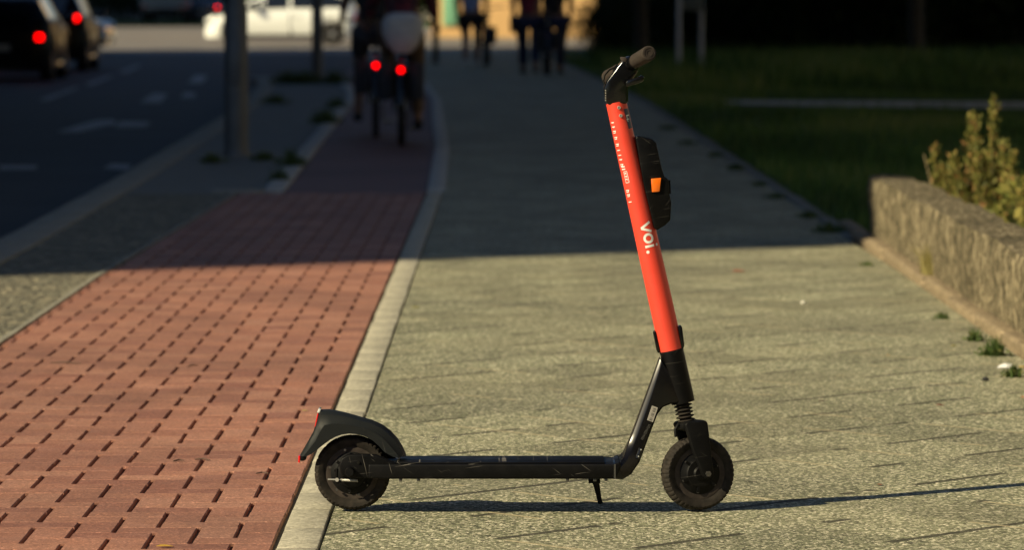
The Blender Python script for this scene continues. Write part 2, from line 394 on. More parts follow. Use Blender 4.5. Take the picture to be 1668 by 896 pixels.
# ------------------------------------------------------------------ the ground
def interp(tab):
    xs = [p[0] for p in tab]; ys = [p[1] for p in tab]
    return lambda d: float(np.interp(d, xs, ys))
road_edge = interp([(-10, -2.70), (22, -2.75), (29, -2.82), (38.6, -3.0), (45, -3.12), (52, -3.3), (62, -3.75), (66, -4.1)])
kerb_in = lambda d: road_edge(d) + 0.25
strip_l = interp([(-10, -0.56), (27.5, -0.56), (36, -0.66), (42.3, -0.80), (52, -1.0), (61.7, -1.36), (68, -1.75), (72, -2.1)])
strip_r = lambda d: strip_l(d) + 0.105
red_l = interp([(-10, -1.94), (19.5, -1.92), (28, -1.80)])
stone_l = interp([(28, -1.66), (41, -1.89), (54, -2.12), (61, -2.5), (66, -2.95)])
pave_r = interp([(-10, 1.84), (19.5, 1.84), (22.4, 1.80), (51, 1.57), (63, 1.30), (80, 0.9), (100, 0.9)])

def strip(name, lf, rf, d0, d1, z, m, thick=0.0, n=24):
    ds = np.linspace(d0, d1, n)
    poly = [(lf(d), d) for d in ds] + [(rf(d), d) for d in ds[::-1]]
    mb = MB()
    if thick: mb.slab(poly, z - thick, z)
    else:
        k = len(ds)
        mb.add([(lf(d), d, z) for d in ds] + [(rf(d), d, z) for d in ds], [(i, i + 1, k + i + 1, k + i) for i in range(k - 1)])
    return struct(obj(name, mb, m, smooth=False))

struct(obj('ground', MB().add([(-900, -200, -0.125), (900, -200, -0.125), (900, 1500, -0.125), (-900, 1500, -0.125)], [(0, 1, 2, 3)]), M['grass'], smooth=False))
rd = MB(); rd.add([(-10.4, -20, -0.115), (-1.0, -20, -0.115), (-1.0, 100, -0.115), (-12.5, 100, -0.115), (-12.5, 70, -0.115), (-10.4, 66, -0.115)], [(0, 1, 2, 3, 4, 5)])
struct(obj('road', rd, M['asphalt'], smooth=False))
struct(obj('junction', MB().add([(-80, 100, -0.115), (80, 100, -0.115), (80, 180, -0.115), (-80, 180, -0.115)], [(0, 1, 2, 3)]), M['xroad'], smooth=False))
struct(obj('side_street', MB().add([(-80, 71, -0.111), (-12.4, 71, -0.111), (-12.4, 99.9, -0.111), (-80, 99.9, -0.111)], [(0, 1, 2, 3)]), M['asphalt'], smooth=False))
strip('pavement', strip_r, pave_r, -10, 100, 0.0, M['pave'], 0.12, 60)
strip('lawn', lambda d: pave_r(d) + 0.10, lambda d: 80, -10, 100, -0.012, M['grass'], 0, 40)
strip('verge', kerb_in, lambda d: red_l(d) - 0.045, -10, 27.6, -0.006, M['mosaic'], 0.1, 20)
strip('verge_slab', kerb_in, lambda d: (stone_l(d) if d > 28 else -1.66), 27.62, 66, -0.004, M['slabgrey'], 0.1, 30)
strip('cycle_path', lambda d: (stone_l(max(d, 28)) + 0.145), strip_l, 27.62, 74, -0.004, M['redasph'], 0.1, 40)
strip('verge_edging', lambda d: red_l(d) - 0.034 + 0.003 * math.sin(d * 5), lambda d: red_l(d) - 0.010 + 0.002 * math.sin(d * 9), -10, 27.6, 0.001, M['kerb'], 0.1, 120)
struct(obj('brick_bed', MB().slab([(-1.95, -10), (-0.555, -10), (-0.555, 27.6), (-1.80, 27.6)], -0.1, -0.014), M['bed'], smooth=False))
struct(obj('park_path', MB().add([(2.6, 50.0, -0.004), (5.2, 48.2, -0.004), (9, 47.5, -0.004), (30, 49, -0.004), (30, 51.6, -0.004), (9, 50.2, -0.004), (5.0, 51.3, -0.004), (2.6, 51.6, -0.004)], [(0, 1, 6, 7), (1, 2, 5, 6), (2, 3, 4, 5)]), M['farkerb'], smooth=False))

# kerbstones as separate blocks joined in one run of kerb
def stones(name, lf, w_, d0, d1, ln, z, m, bev=0.006, jit=0.002, zb=0.12):
    mb = MB(); d = d0
    while d < d1 - 0.01:
        l = min(ln * random.uniform(0.97, 1.03), d1 - d); a, b = d + 0.003, d + l - 0.003
        zz = z + random.uniform(-jit, jit); o = random.uniform(-0.002, 0.002)
        mb.slab([(lf(a) + o, a), (lf(a) + w_ + o, a), (lf(b) + w_ + o, b), (lf(b) + o, b)], zz - zb, zz); d += l
    return struct(obj(name, mb, m, bevel=bev, seg=2))
stones('kerb', road_edge, 0.245, -4, 66, 1.0, 0.004, M['kerb'], 0.012, 0.003)
stones('path_border', strip_l, 0.098, 3, 27.5, 0.36, 0.004, M['stripe'], 0.004, 0.0015)
stones('path_border', strip_l, 0.12, 27.9, 72, 1.0, 0.006, M['farkerb'], 0.006)
stones('verge_border', stone_l, 0.14, 28, 66, 0.9, 0.01, M['farkerb'], 0.008, 0.006)
stones('lawn_edging', pave_r, 0.09, 22.6, 80, 0.9, 0.006, M['slabgrey'], 0.006, 0.006)
mb = MB(); mb.slab([(-1.99, 27.66), (-1.66, 27.66), (-1.66, 28.1), (-2.02, 28.1)], -0.1, 0.006)
struct(obj('verge_end_stone', mb, M['kerb'], bevel=0.006))
mb = MB(); mb.slab([(-4.1, 66.02), (-1.3, 66.02), (-1.3, 66.3), (-4.1, 66.3)], -0.12, 0.002)
struct(obj('verge_end_kerb', mb, M['kerb'], bevel=0.01))

# herringbone pavers
def herringbone():
    s = 0.1017; v = []; f = []; tone = []
    nx = 14; x_right = -0.569; d0, d1 = 5.0, 27.58
    ny = int((d1 - d0) / s)
    def brick(x0, x1, y0, y1):
        xl = red_l((y0 + y1) / 2)
        x0 = max(x0, xl); 
        if x1 - x0 < 0.02: return
        g = 0.0054; gy = 0.0013; b = 0.0020; z = random.uniform(-0.0007, 0.0007); t = random.random()
        jx, jy = random.uniform(-0.0012, 0.0012), random.uniform(-0.0012, 0.0012)
        x0 += g + jx; x1 -= g - jx; y0 += gy + jy; y1 -= gy - jy
        tz = [z + random.uniform(-0.0003, 0.0003) for _ in range(4)]
        n = len(v)
        for (xx, yy) in ((x0, y0), (x1, y0), (x1, y1), (x0, y1)): v.append((xx, yy, -0.03))
        for (xx, yy) in ((x0, y0), (x1, y0), (x1, y1), (x0, y1)): v.append((xx, yy, z - b))
        for q, (xx, yy) in enumerate(((x0 + b, y0 + b), (x1 - b, y0 + b), (x1 - b, y1 - b), (x0 + b, y1 - b))): v.append((xx, yy, tz[q]))
        for k in range(4):
            k2 = (k + 1) % 4
            f.append((n + k, n + k2, n + 4 + k2, n + 4 + k)); f.append((n + 4 + k, n + 4 + k2, n + 8 + k2, n + 8 + k))
        f.append((n + 8, n + 9, n + 10, n + 11)); tone.extend([t] * 9)
    for i in range(-1, nx + 1):
        for j in range(-1, ny + 1):
            # cell (i, j): i counts left from the border, j counts away from the camera
            u = -i
            k = (j - u + 2) % 4
            X = x_right - (i + 1) * s; Y = d0 + j * s
            if k == 0:      # horizontal brick: this cell and the one to its right
                a, b_ = X, X + 2 * s
                b_ = min(b_, x_right)
                if b_ - a > 0.02 and i < nx: brick(a, b_, Y, Y + s)
            elif k == 1:    # lengthwise brick: this cell and the next one away
                if i >= 0: brick(X, X + s, Y, min(Y + 2 * s, d1))
    return v, f, tone
v, f, tn = herringbone()
struct(raw('brick_paving', v, f, M['brick'], attr=tn))

# road paint
def paint(pts, z=-0.109): 
    return struct(obj('lane_marking', MB().add([(*G(px, py, z), z) for px, py in pts], [tuple(range(len(pts)))]), M['paint'], smooth=False))
paint([(92, 214), (128, 215), (190, 201), (186, 194), (158, 195)])
paint([(186, 207), (238, 206), (246, 198), (196, 197)])
paint([(228, 166), (262, 167), (274, 152), (250, 151)])
paint([(296, 159), (318, 158), (318, 150), (298, 150)])
paint([(306, 134), (330, 135), (338, 122), (318, 121)])
paint([(0, 276), (58, 275), (62, 269), (0, 269)])
paint([(168, 274), (206, 276), (216, 268), (182, 266)])
for a, b in (((62, 162), (122, 141)), ((135, 137), (178, 122)), ((190, 117), (222, 106))):
    paint([a, (a[0] + 16, a[1] + 1), (b[0] + 9, b[1]), b])

# ------------------------------------------------------------------ the scooter
YS = 10.615
X0 = S(856, 770, YS)[0]
sc = thing('electric_scooter', 'coral red and black electric kick scooter parked across the pavement', 'scooter', (X0, YS, 0))
def L(px, py, dy=0.0):                       # scooter-local (x, z) from the photograph's measures
    x, z = S(px, py, YS + dy); return (x - X0, z)
def L3(px, py, dy=0.0): x, z = L(px, py, dy); return Vector((x, dy, z))
def P(pts, dy=0.0): return [L(a, b, dy) for a, b in pts]
K = 1 / 638.0
AX0 = L3(1004, 168); AX1 = L3(1094, 572); AXD = (AX0 - AX1).normalized()
TH = R(17)
STEER = Matrix.Translation(AX1) @ Matrix.Rotation(TH, 4, AXD) @ Matrix.Translation(-AX1)

def tyre(r, wd, n=192):
    prof = [(r * 0.70, -wd * 0.36), (r * 0.80, -wd * 0.47), (r * 0.90, -wd * 0.49), (r * 0.955, -wd * 0.40), (r * 0.985, -wd * 0.25), (r, -wd * 0.07),
            (r, wd * 0.07), (r * 0.985, wd * 0.25), (r * 0.955, wd * 0.40), (r * 0.90, wd * 0.49), (r * 0.80, wd * 0.47), (r * 0.70, wd * 0.36)]
    def fn(rr, h, j, k):
        if j in (3, 4, 7, 8) and (k + (1 if j in (7, 8) else 0)) % 4 == 0: return rr - 0.0021
        if j in (5, 6) and k % 12 == 0: return rr - 0.003
        if j in (2, 9) and k % 4 == 0: return rr - 0.002
        return rr
    return MB().lathe(prof, n=n, fn=fn)
def put(mb, c, M2=None):
    mb.xf(Matrix.Translation(c))
    if M2 is not None: mb.xf(M2)
    return mb

# deck and neck
deckw = 0.088
prof = [(632, 744), (996, 744), (1008, 741), (1017, 733), (1030, 704), (1074, 596), (1077, 575), (1112, 570), (1127, 655), (1100, 657), (1084, 663), (1074, 675),
        (1040, 757), (1032, 770), (1022, 778), (1008, 782), (632, 782)]
# beam (deck), full width
dk = MB(); top = 752.0
dk.prism(P([(600, 757), (1000, 757), (1010, 753), (1012, 760), (1003, 781), (640, 781), (600, 780)], -deckw), -deckw, deckw)
frame = obj('deck', dk, M['blackdeck'], sc, bevel=0.004, seg=3)
mb = MB().prism([(L(645, 757, -deckw)[0], L(645, 757, -deckw)[1]), (L(985, 757, -deckw)[0], L(985, 757, -deckw)[1]), (L(985, 757, -deckw)[0], L(985, 757, -deckw)[1] + 0.004), (L(645, 757, -deckw)[0], L(645, 757, -deckw)[1] + 0.004)], -deckw + 0.012, deckw - 0.012)
obj('grip_mat', mb, M['blackdeck'], frame, bevel=0.0015)
mb = MB().prism(P([(1000, 757), (1003, 756.5), (1003, 781), (1000, 781)], -deckw), -deckw - 0.0012, -deckw - 0.0002)
obj('end_seam', mb, M['dsteel'], frame)
for px in (654, 683, 924, 968, 986):
    mb = MB().box((L(px, 783)[0], -deckw + 0.012, L(px, 783, -deckw)[1]), (0.008, 0.014, 0.007)); obj('bolt', mb, M['dsteel'], frame, bevel=0.001)
# neck: sections along a centre line, wide at the deck and narrow at the head
neck_sec = [((998, 750), (1000, 775), 0.0875), ((1008, 749), (1013, 776), 0.082), ((1015, 741), (1027, 769), 0.066), ((1021, 727), (1041, 750), 0.050),
            ((1025, 717), (1049, 729), 0.043), ((1030.5, 703), (1055.4, 712), 0.040), ((1045, 663), (1070, 674), 0.036), ((1052, 644), (1079, 662), 0.034),
            ((1060, 622), (1092, 657), 0.032), ((1068, 600), (1106, 656), 0.029), ((1074, 582), (1110, 640), 0.024)]
mb = MB(); rings = []
for a, b, hw in neck_sec:
    A, B = L3(*a), L3(*b); c = (A + B) / 2; u = (B - A) / 2; ch = min(0.011, hw * 0.42); uh = u.length; un = u.normalized()
    y = Vector((0, 1, 0)); q = min(ch, uh * 0.6)
    qa = min(0.0125, uh * 0.75); ca = 0.0062
    ring = [A + y * (hw - ca), A + un * qa + y * hw, B - un * q * 0.5 + y * hw, B + y * (hw - ch * .5), B - y * (hw - ch * .5), B - un * q * 0.5 - y * hw, A + un * qa - y * hw, A - y * (hw - ca)]
    rings.append(ring)
vs = [p for r in rings for p in r]; fs = []
for i in range(len(rings) - 1):
    for k in range(8): fs.append((i * 8 + k, i * 8 + (k + 1) % 8, (i + 1) * 8 + (k + 1) % 8, (i + 1) * 8 + k))
fs.append(tuple(range(8))); fs.append(tuple((len(rings) - 1) * 8 + k for k in range(8)))
mb.add(vs, fs)
neck = obj('neck', mb, M['neckpaint'], sc, bevel=0.0012, seg=2, ang=20)
def on_axis(py):                              # axis point at a given photo row
    t = (py - 168) / (572 - 168); return L3(1004 + 90 * t, 168 + 404 * t)
mb = MB().tube([on_axis(571), on_axis(577), on_axis(600), on_axis(640), on_axis(656)], [0.0295, 0.0305, 0.0305, 0.0305, 0.0300], 40)
obj('head_tube', mb, M['black'], sc)
# label, port, faint print, on the near flank of the neck
def flank(pts, hw, out, name, m, parent, bev=0.0):
    return obj(name, MB().prism(P(pts, -hw), -hw - out, -hw + 0.001), m, parent, bevel=bev)
lb = flank([(1062, 661), (1071.5, 664.5), (1063.5, 688), (1054, 684.5)], 0.0372, 0.0012, 'barcode_label', M['label'], neck)
mb = MB()
for k in range(13):
    t = (k + 0.5) / 13
    if k in (4, 9): continue
    a = (1064 - 8 * t * 0.9 + 0.6, 664.5 + 20 * t); w_ = 0.35 if k % 3 else 0.7
    mb.prism(P([(a[0], a[1] - w_), (a[0] + 4.4, a[1] + 1.6 - w_), (a[0] + 4.4, a[1] + 1.6 + w_), (a[0], a[1] + w_)], -0.0384), -0.0388, -0.0380)
obj('barcode', mb, M['faint'], lb)
mb = MB()
for k in range(17):
    t = k / 17; cx, cy = 1058 - 17 * t, 692 + 33 * t; l = random.choice((3, 4, 5))
    mb.prism(P([(cx - l * .45, cy - 0.5), (cx + l * .45, cy + 0.8), (cx + l * .45 - .4, cy + 1.6), (cx - l * .45 - .4, cy + 0.3)], -0.0405), -0.0410, -0.0402)
obj('small_print', mb, M['faint'], neck)
pc = L3(1042, 739, -0.05)
pt = obj('charge_port', MB().tube([L3(1045, 731, -0.0475), L3(1039, 747, -0.0475)], 0.0075, 16).xf(Matrix.Diagonal((1, 1, 1, 1))), M['gloss'], neck)
for q in ((1044, 733), (1040, 744)): obj('port_screw', MB().disc(L3(q[0], q[1], -0.0552), 0.0018, 0.002), M['steel'], pt)

# rear arms, wheel, fender
for sgn in (-1, 1):
    y0 = sgn * (deckw - 0.004); y1 = sgn * (deckw - 0.030)
    arm = P([(552, 760), (556, 748), (566, 742), (590, 741), (612, 742), (645, 756), (645, 781), (600, 780), (570, 780), (556, 776)], -deckw)
    a_ = obj('rear_arm', MB().prism(arm, min(y0, y1), max(y0, y1)), M['blackdeck'], sc, bevel=0.004, seg=3)
    ax = L3(569.5, 769, -deckw); ax.y = sgn * (deckw + 0.004)
    obj('axle_cap', MB().lathe([(0.0001, -0.006), (0.0100, -0.006), (0.0118, -0.002), (0.0118, 0.006), (0.0001, 0.006)] if sgn < 0 else [(0.0001, 0.006), (0.0118, 0.006), (0.0118, -0.006), (0.0001, -0.006)], ax, 'y', 28), M['plastic'], a_)
    if sgn < 0: obj('hole', MB().disc((L(583.5, 754, -deckw)[0], -deckw + 0.003, L(583.5, 754, -deckw)[1]), 0.0038, 0.0045), M['gloss'], a_)
wr = L3(574, 770)
def wheel(name, c, r, Mx=None, hub=0):
    wt = thing(name, '', ''); del wt['label']; del wt['category']; wt.parent = sc
    ty = obj('tyre', put(tyre(r, 0.052), c, Mx), M['rubber'], wt, ang=30)
    mb = MB().lathe([(r * 0.50, -0.0155), (r * 0.66, -0.0195), (r * 0.725, -0.0175), (r * 0.735, 0.0175), (r * 0.66, 0.0195), (r * 0.50, 0.0155)], n=64)
    obj('rim', put(mb, c, Mx), M['rubberlt'], wt)
    mb = MB().lathe([(0.0001, -0.030), (r * 0.16, -0.030), (r * 0.20, -0.026), (r * 0.36, -0.025), (r * 0.40, -0.021), (r * 0.54, -0.0185), (r * 0.60, -0.015), (r * 0.60, 0.015), (r * 0.40, 0.022), (r * 0.2, 0.028), (0.0001, 0.028)], n=64)
    obj('hub', put(mb, c, Mx), M['plastic'], wt)
    for k in range(6):
        a = math.radians(60 * k + 22)
        obj('hub_bolt', put(MB().disc((math.cos(a) * r * 0.50, -0.0215, math.sin(a) * r * 0.50), 0.0030, 0.004, n=12), c, Mx), M['dsteel'], wt)
    mb = MB()
    for k in range(6):
        a = math.radians(60 * k + 22); q = Matrix.Rotation(-a, 3, 'Y')
        mb.box((math.cos(a) * r * 0.40, -0.0215, math.sin(a) * r * 0.40), (r * 0.22, 0.006, 0.007), q)
    mb.lathe([(r * .28, -.0235), (r * .33, -.0235), (r * .33, -.019), (r * .28, -.019)], n=40)
    obj('spoke_ribs', put(mb, c, Mx), M['plastic'], wt)
    return wt
rw = wheel('rear_wheel', wr, 61.5 * K)
# drum brake plate, lever and spring rod on the near side
mb = MB().lathe([(0.0001, -0.046), (0.026, -0.046), (0.037, -0.040), (0.040, -0.030), (0.040, -0.026), (0.0001, -0.026)], c=(0, 0, 0), n=40)
bp_ = obj('brake_drum', put(mb, wr + Vector((0, -0.001, 0.002))), M['plastic'], rw)
mb = MB().tube([L3(549, 764, -0.06), L3(548, 778, -0.06), L3(556, 786, -0.06)], 0.004, 10); obj('brake_lever', mb, M['plastic'], bp_)
obj('brake_rod', MB().tube([L3(534, 781.5, -0.062), L3(556, 782, -0.062)], 0.0018, 8), M['steel'], bp_)
mb = MB(); pts = []
for k in range(13 * 8):
    t = k / (13 * 8); a = 2 * math.pi * k / 8; p = L3(556 + 27 * t, 782.5 + 1.2 * t, -0.062); pts.append(p + Vector((0, math.cos(a), math.sin(a))) * 0.0032)
mb.tube(pts, 0.0009, 5); obj('spring', mb, M['steel'], bp_)
obj('clamp_nut', MB().disc(L3(549, 782, -0.064), 0.0052, 0.008, n=6), M['steel'], bp_)
for q in ((537.5, 762), (562, 733.5), (598, 741), (548.5, 798), (585, 806), (592, 786)): obj('drum_screw', MB().disc(L3(q[0], q[1], -0.030), 0.0029, 0.006, n=12), M['dsteel'], bp_)

# fender: cross-sections swept around the wheel
fo = [(489, 741), (500, 722), (511, 702), (517, 681), (521, 668), (535, 667.5), (548, 669.5), (567, 674), (588, 680), (605, 684.5), (622, 692), (636, 702), (648, 715), (656, 728), (662, 742)]
fi = [(500, 741), (509, 737), (519, 729), (528, 722), (539, 714), (548, 709), (558, 705.5), (570, 704), (584, 705), (597, 709), (608, 715), (618, 724), (626, 733), (634, 738), (642, 742)]
mb = MB(); rings = []
for (a, b) in zip(fo, fi):
    A, B = L3(*a), L3(*b); hw = 0.040; hi = 0.044; t_ = 0.0035
    m1 = A.lerp(B, 0.45); d = (A - B).normalized()
    if (A - B).length < 0.03: m1 = A.lerp(B, 0.4)
    y = Vector((0, 1, 0))
    o_ = [A - y * 0.0, A + y * hw * 0.55 - d * 0.001, A.lerp(m1, 0.30) + y * hw * 0.86, m1 + y * hw, m1 + y * hi - d * 0.003, B + y * hi, B + y * (hi - t_), m1 + y * (hw - t_) - d * 0.004, A + y * hw * 0.5 - d * 0.006, A - d * 0.006]
    left = [Vector((p.x, -p.y, p.z)) for p in o_[1:-1]]
    rings.append(o_ + left[::-1])
n = len(rings[0]); vs = [p for r in rings for p in r]; fs = []
for i in range(len(rings) - 1):
    for k in range(n): fs.append((i * n + k, i * n + (k + 1) % n, (i + 1) * n + (k + 1) % n, (i + 1) * n + k))
fs.append(tuple(range(n))); fs.append(tuple((len(rings) - 1) * n + k for k in range(n)))
mb.add(vs, fs); fen = obj('fender', mb, M['fender'], sc, ang=40)
obj('tail_light', MB().prism(P([(512.5, 695), (514.5, 695.5), (519, 675), (517, 674)], -0.02), -0.026, 0.026), M['reflr'], fen, bevel=0.001)
obj('light_lens', MB().prism(P([(516.5, 672), (520.5, 673), (523, 667), (519, 666)], -0.02), -0.024, 0.024), M['lamp'], fen, bevel=0.001)
rb = obj('reflector_bracket', MB().prism(P([(490, 741), (500, 741), (499, 748), (495, 750), (490, 750)]), -0.02, 0.02), M['plastic'], fen, bevel=0.001)
obj('red_reflector', MB().prism(P([(486.5, 742), (489.5, 742), (489.5, 753), (486.2, 753)]), -0.020, 0.020), M['reflr'], rb, bevel=0.001)
obj('stay', MB().tube([L3(642, 741, -0.02), L3(650, 748, -0.03)], 0.004, 8), M['steel'], fen)

# kickstand
ks = MB().tube([L3(969, 783, 0.01), L3(972, 792, 0.015), L3(976, 812, 0.035), L3(978, 820, 0.04)], [0.0085, 0.008, 0.006, 0.0065], 12)
ks = obj('kickstand', ks, M['plastic'], sc)
obj('kickstand_mount', MB().box(L3(968, 784, 0.0), (0.03, 0.04, 0.008)), M['plastic'], ks, bevel=0.001)

# front wheel, fork and bellows (turned with the handlebar)
wf = L3(1136, 771)
wheel('front_wheel', wf, 61 * K, STEER)
fk = [(1105, 691), (1109, 687), (1140, 684.5), (1144, 688), (1147, 712), (1150, 741), (1154, 772), (1149, 777), (1141, 780), (1134, 773), (1126, 752), (1119, 736)]
legs = []
for sgn in (-1, 1):
    y0, y1 = sgn * 0.034, sgn * 0.050
    off = -6 if sgn < 0 else 0
    poly = P([(a, b) for a, b in fk])
    lg = obj('fork_leg', MB().prism(poly, min(y0, y1), max(y0, y1)).xf(STEER), M['plastic'], sc, bevel=0.004, seg=3)
    obj('axle_nut', MB().disc((L(1143, 771)[0], sgn * 0.052, L(1143, 771)[1]), 0.0075, 0.008, n=6).xf(STEER), M['dsteel'], lg)
mb = MB().prism(P([(1104, 698), (1104, 690), (1110, 686), (1140, 684), (1143, 687), (1144, 698), (1130, 702), (1114, 703)]), -0.036, 0.036)
cr = obj('fork_crown', mb.xf(STEER), M['plastic'], sc, bevel=0.003)
mb = MB().tube([L3(1113, 694, -0.01), L3(1102, 692, -0.01), L3(1097, 700, -0.01), L3(1098, 712, -0.01)], 0.0045, 10)
obj('cable_guide', mb.xf(STEER), M['plastic'], cr)
pts, rad = [], []
for k in range(41):
    t = k / 40; p = L3(1111, 655).lerp(L3(1118, 688), t); pts.append(p); rad.append(0.0195 + 0.0045 * math.cos(2 * math.pi * 5.5 * t))
obj('bellows', MB().tube(pts, rad, 32), M['rubber'], sc, ang=60)

# stem tube
tp, bt = on_axis(166), on_axis(573)
N = 48; stem_r = lambda t: 0.0262 + 0.0040 * min(1, t * 1.25)
mb = MB().tube([tp.lerp(bt, k / 10) for k in range(11)], [stem_r(k / 10) for k in range(11)], N)
stem = obj('stem', mb.xf(STEER), M['coral'], sc)
obj('stem_collar', MB().tube([on_axis(570), on_axis(574)], [0.0308, 0.0310], 40).xf(STEER), M['plastic'], stem)
# patches of print wrapped on the stem. s = metres down the stem from its top, b = metres across (+ = to the right in the photo)
down = (bt - tp).normalized(); near = Vector((0, -1, 0)); across = near.cross(down) * -1
if across.x < 0: across = -across
SL = (bt - tp).length
def wrap(s, b, lift=0.0004):
    r = stem_r(s / SL) + lift; a = b / r
    return tp + down * s + (near * math.cos(a) + across * math.sin(a)) * r
def patch(strokes, name, m, parent=None, lift=0.0004, sub=0.004):
    mb = MB()
    for poly in strokes:
        # quads (s0,b0)...; split across into narrow strips so that it hugs the tube
        (a, b, c, d) = poly; nn = max(1, int(max(abs(b[1] - a[1]), abs(c[1] - d[1])) / sub) + 1)
        vs = []
        for k in range(nn + 1):
            t = k / nn
            vs.append(wrap(a[0] + (b[0] - a[0]) * t, a[1] + (b[1] - a[1]) * t, lift)); vs.append(wrap(d[0] + (c[0] - d[0]) * t, d[1] + (c[1] - d[1]) * t, lift))
        mb.add(vs, [(2 * k, 2 * k + 2, 2 * k + 3, 2 * k + 1) for k in range(nn)])
    o = obj(name, mb, m, parent or stem, smooth=False); return o
def s_of(py): return (py - 166) / (573 - 166) * SL
def stroke(p, q, w_):                        # bar from p to q in (s, b)
    p, q = Vector(p), Vector(q); d = (q - p).normalized(); nrm = Vector((-d.y, d.x)) * w_ / 2
    return [tuple(p + nrm), tuple(q + nrm), tuple(q - nrm), tuple(p - nrm)]
def ring(c, r0, r1, n=28, a0=0, a1=360):
    out = []
    for k in range(n):
        u0, u1 = R(a0 + (a1 - a0) * k / n), R(a0 + (a1 - a0) * (k + 1) / n)
        out.append([(c[0] + r0 * math.cos(u0), c[1] + r0 * math.sin(u0)), (c[0] + r1 * math.cos(u0), c[1] + r1 * math.sin(u0)),
                    (c[0] + r1 * math.cos(u1), c[1] + r1 * math.sin(u1)), (c[0] + r0 * math.cos(u1), c[1] + r0 * math.sin(u1))])
    return out
B0 = -0.0085; XH = 0.0255; s0 = s_of(362)     # baseline to the left, letters stand to the right and read downwards
lw = 0.0062
patch([stroke((s0, B0 + XH), (s0 + 0.0125, B0), lw), stroke((s0 + 0.0245, B0 + XH), (s0 + 0.0125, B0), lw)], 'letter_v', M['white'])
patch(ring((s0 + 0.0405, B0 + XH * 0.52), 0.0070, 0.0134), 'letter_o', M['white'])
patch([stroke((s0 + 0.0605, B0), (s0 + 0.0605, B0 + XH * 0.92), lw)], 'letter_i', M['white'])
patch(ring((s0 + 0.0605, B0 + XH + 0.0075), 0.0, 0.0038, 20), 'letter_dot', M['white'])
patch(ring((s0 + 0.0745, B0 + 0.0040), 0.0, 0.0042, 20), 'full_stop', M['white'])
# the small print that runs down the left flank, cut off by the curve
sm = []
pyl = [(196, 'd'), (203, 'd'), (210, 'u'), (220, 'h'), (231, 'n'), (241, 'i'), (249, 'l'), (256, 'd'), (264, 'b'), (306, 'v'), (313, 'n'), (325, 'i')]
for py, ch in pyl:
    s = s_of(py); b1 = -0.0235
    sm.append(stroke((s, b1 - 0.006), (s, b1 + 0.0052), 0.0022))
    if ch in 'hnubv': sm.append(stroke((s + 0.0045, b1 - 0.006), (s + 0.0045, b1 + 0.0035), 0.0020)); sm.append(stroke((s, b1 + 0.0025), (s + 0.0045, b1 + 0.0025), 0.0018))
    if ch in 'd': sm.append(stroke((s, b1 + 0.001), (s + 0.003, b1 + 0.001), 0.002))
for py in (268, 272): sm.append(stroke((s_of(py), -0.027), (s_of(py), -0.0155), 0.0030))
s1, s2, bb0, bb1 = s_of(276), s_of(294), -0.0225, -0.0128     # boxed mark
sm += [stroke((s1, bb0), (s1, bb1), 0.0014), stroke((s2, bb0), (s2, bb1), 0.0014), stroke((s1, bb1), (s2, bb1), 0.0012), stroke((s1, bb0), (s2, bb0), 0.0012)]
for k in range(3): sm += [stroke((s1 + 0.005 + k * 0.0075, bb0 + 0.001), (s1 + 0.005 + k * 0.0075, bb1 - 0.003), 0.0022), stroke((s1 + 0.003 + k * 0.0075, bb1 - 0.0035), (s1 + 0.008 + k * 0.0075, bb1 - 0.0035), 0.0016)]
patch(sm, 'small_lettering', M['white'])
# navy sticker wrapped round the right flank
st = patch([[(s_of(179), 0.0155), (s_of(179), 0.034), (s_of(211), 0.034), (s_of(211), 0.0175)]], 'sticker', M['navy'])
patch([stroke((s_of(190), 0.019), (s_of(190) + 0.0, 0.030), 0.003), stroke((s_of(190), 0.020), (s_of(200), 0.020), 0.0022), stroke((s_of(196), 0.017), (s_of(196), 0.027), 0.0022)], 'sticker_mark', M['white'], st, 0.0009)
for py, b in ((175, 0.0035), (188, 0.0035)):
    p = wrap(s_of(py), b, 0.0); nrm = (p - (tp + down * s_of(py))).normalized()
    rot = nrm.to_track_quat('Y', 'Z').to_matrix().to_4x4()
    mb = MB().lathe([(0.0001, 0.0012), (0.0022, 0.0012), (0.0024, 0.0032), (0.0040, 0.0032), (0.0044, 0.0), (0.0001, 0.0)], n=20)
    obj('bolt', mb.xf(Matrix.Translation(p) @ rot), M['steel'], stem)
# black clips low on the stem
for pts, w_ in (([(1063.5, 542), (1065, 538.5), (1068, 539), (1074, 566), (1075, 574), (1071.5, 575), (1069, 570)], 0.014), ([(1104, 531), (1109, 530), (1111, 533), (1114.5, 562), (1113, 567), (1108.5, 568)], 0.016)):
    obj('cable_clip', MB().prism(P(pts), -w_, w_), M['gloss'], stem, bevel=0.002, seg=3)

# telematics pod with reflector
pod = [(1034.5, 224), (1037.7, 220.5), (1062, 226), (1068.5, 232), (1078, 275), (1082, 287), (1088.6, 292), (1090, 315), (1093, 329), (1091.5, 358), (1083, 366), (1070.5, 374), (1065, 371), (1048, 300)]
PD = 0.030
pb = obj('battery_pod', MB().prism([(x * 1.0, z) for x, z in P(pod)], -PD, PD * 0.9).xf(Matrix.Translation((0.0, 0.006, 0))), M['black'], sc, bevel=0.006, seg=3)
obj('orange_reflector', MB().prism(P([(1060.5, 291), (1077, 289.5), (1074.5, 312), (1062, 313)], -PD), -PD - 0.001, -PD + 0.008), M['reflo'], pb, bevel=0.0015)
obj('pod_latch', MB().prism(P([(1088, 293), (1091.5, 293), (1092.5, 315), (1089, 315)]), -0.018, 0.018), M['plastic'], pb, bevel=0.001)

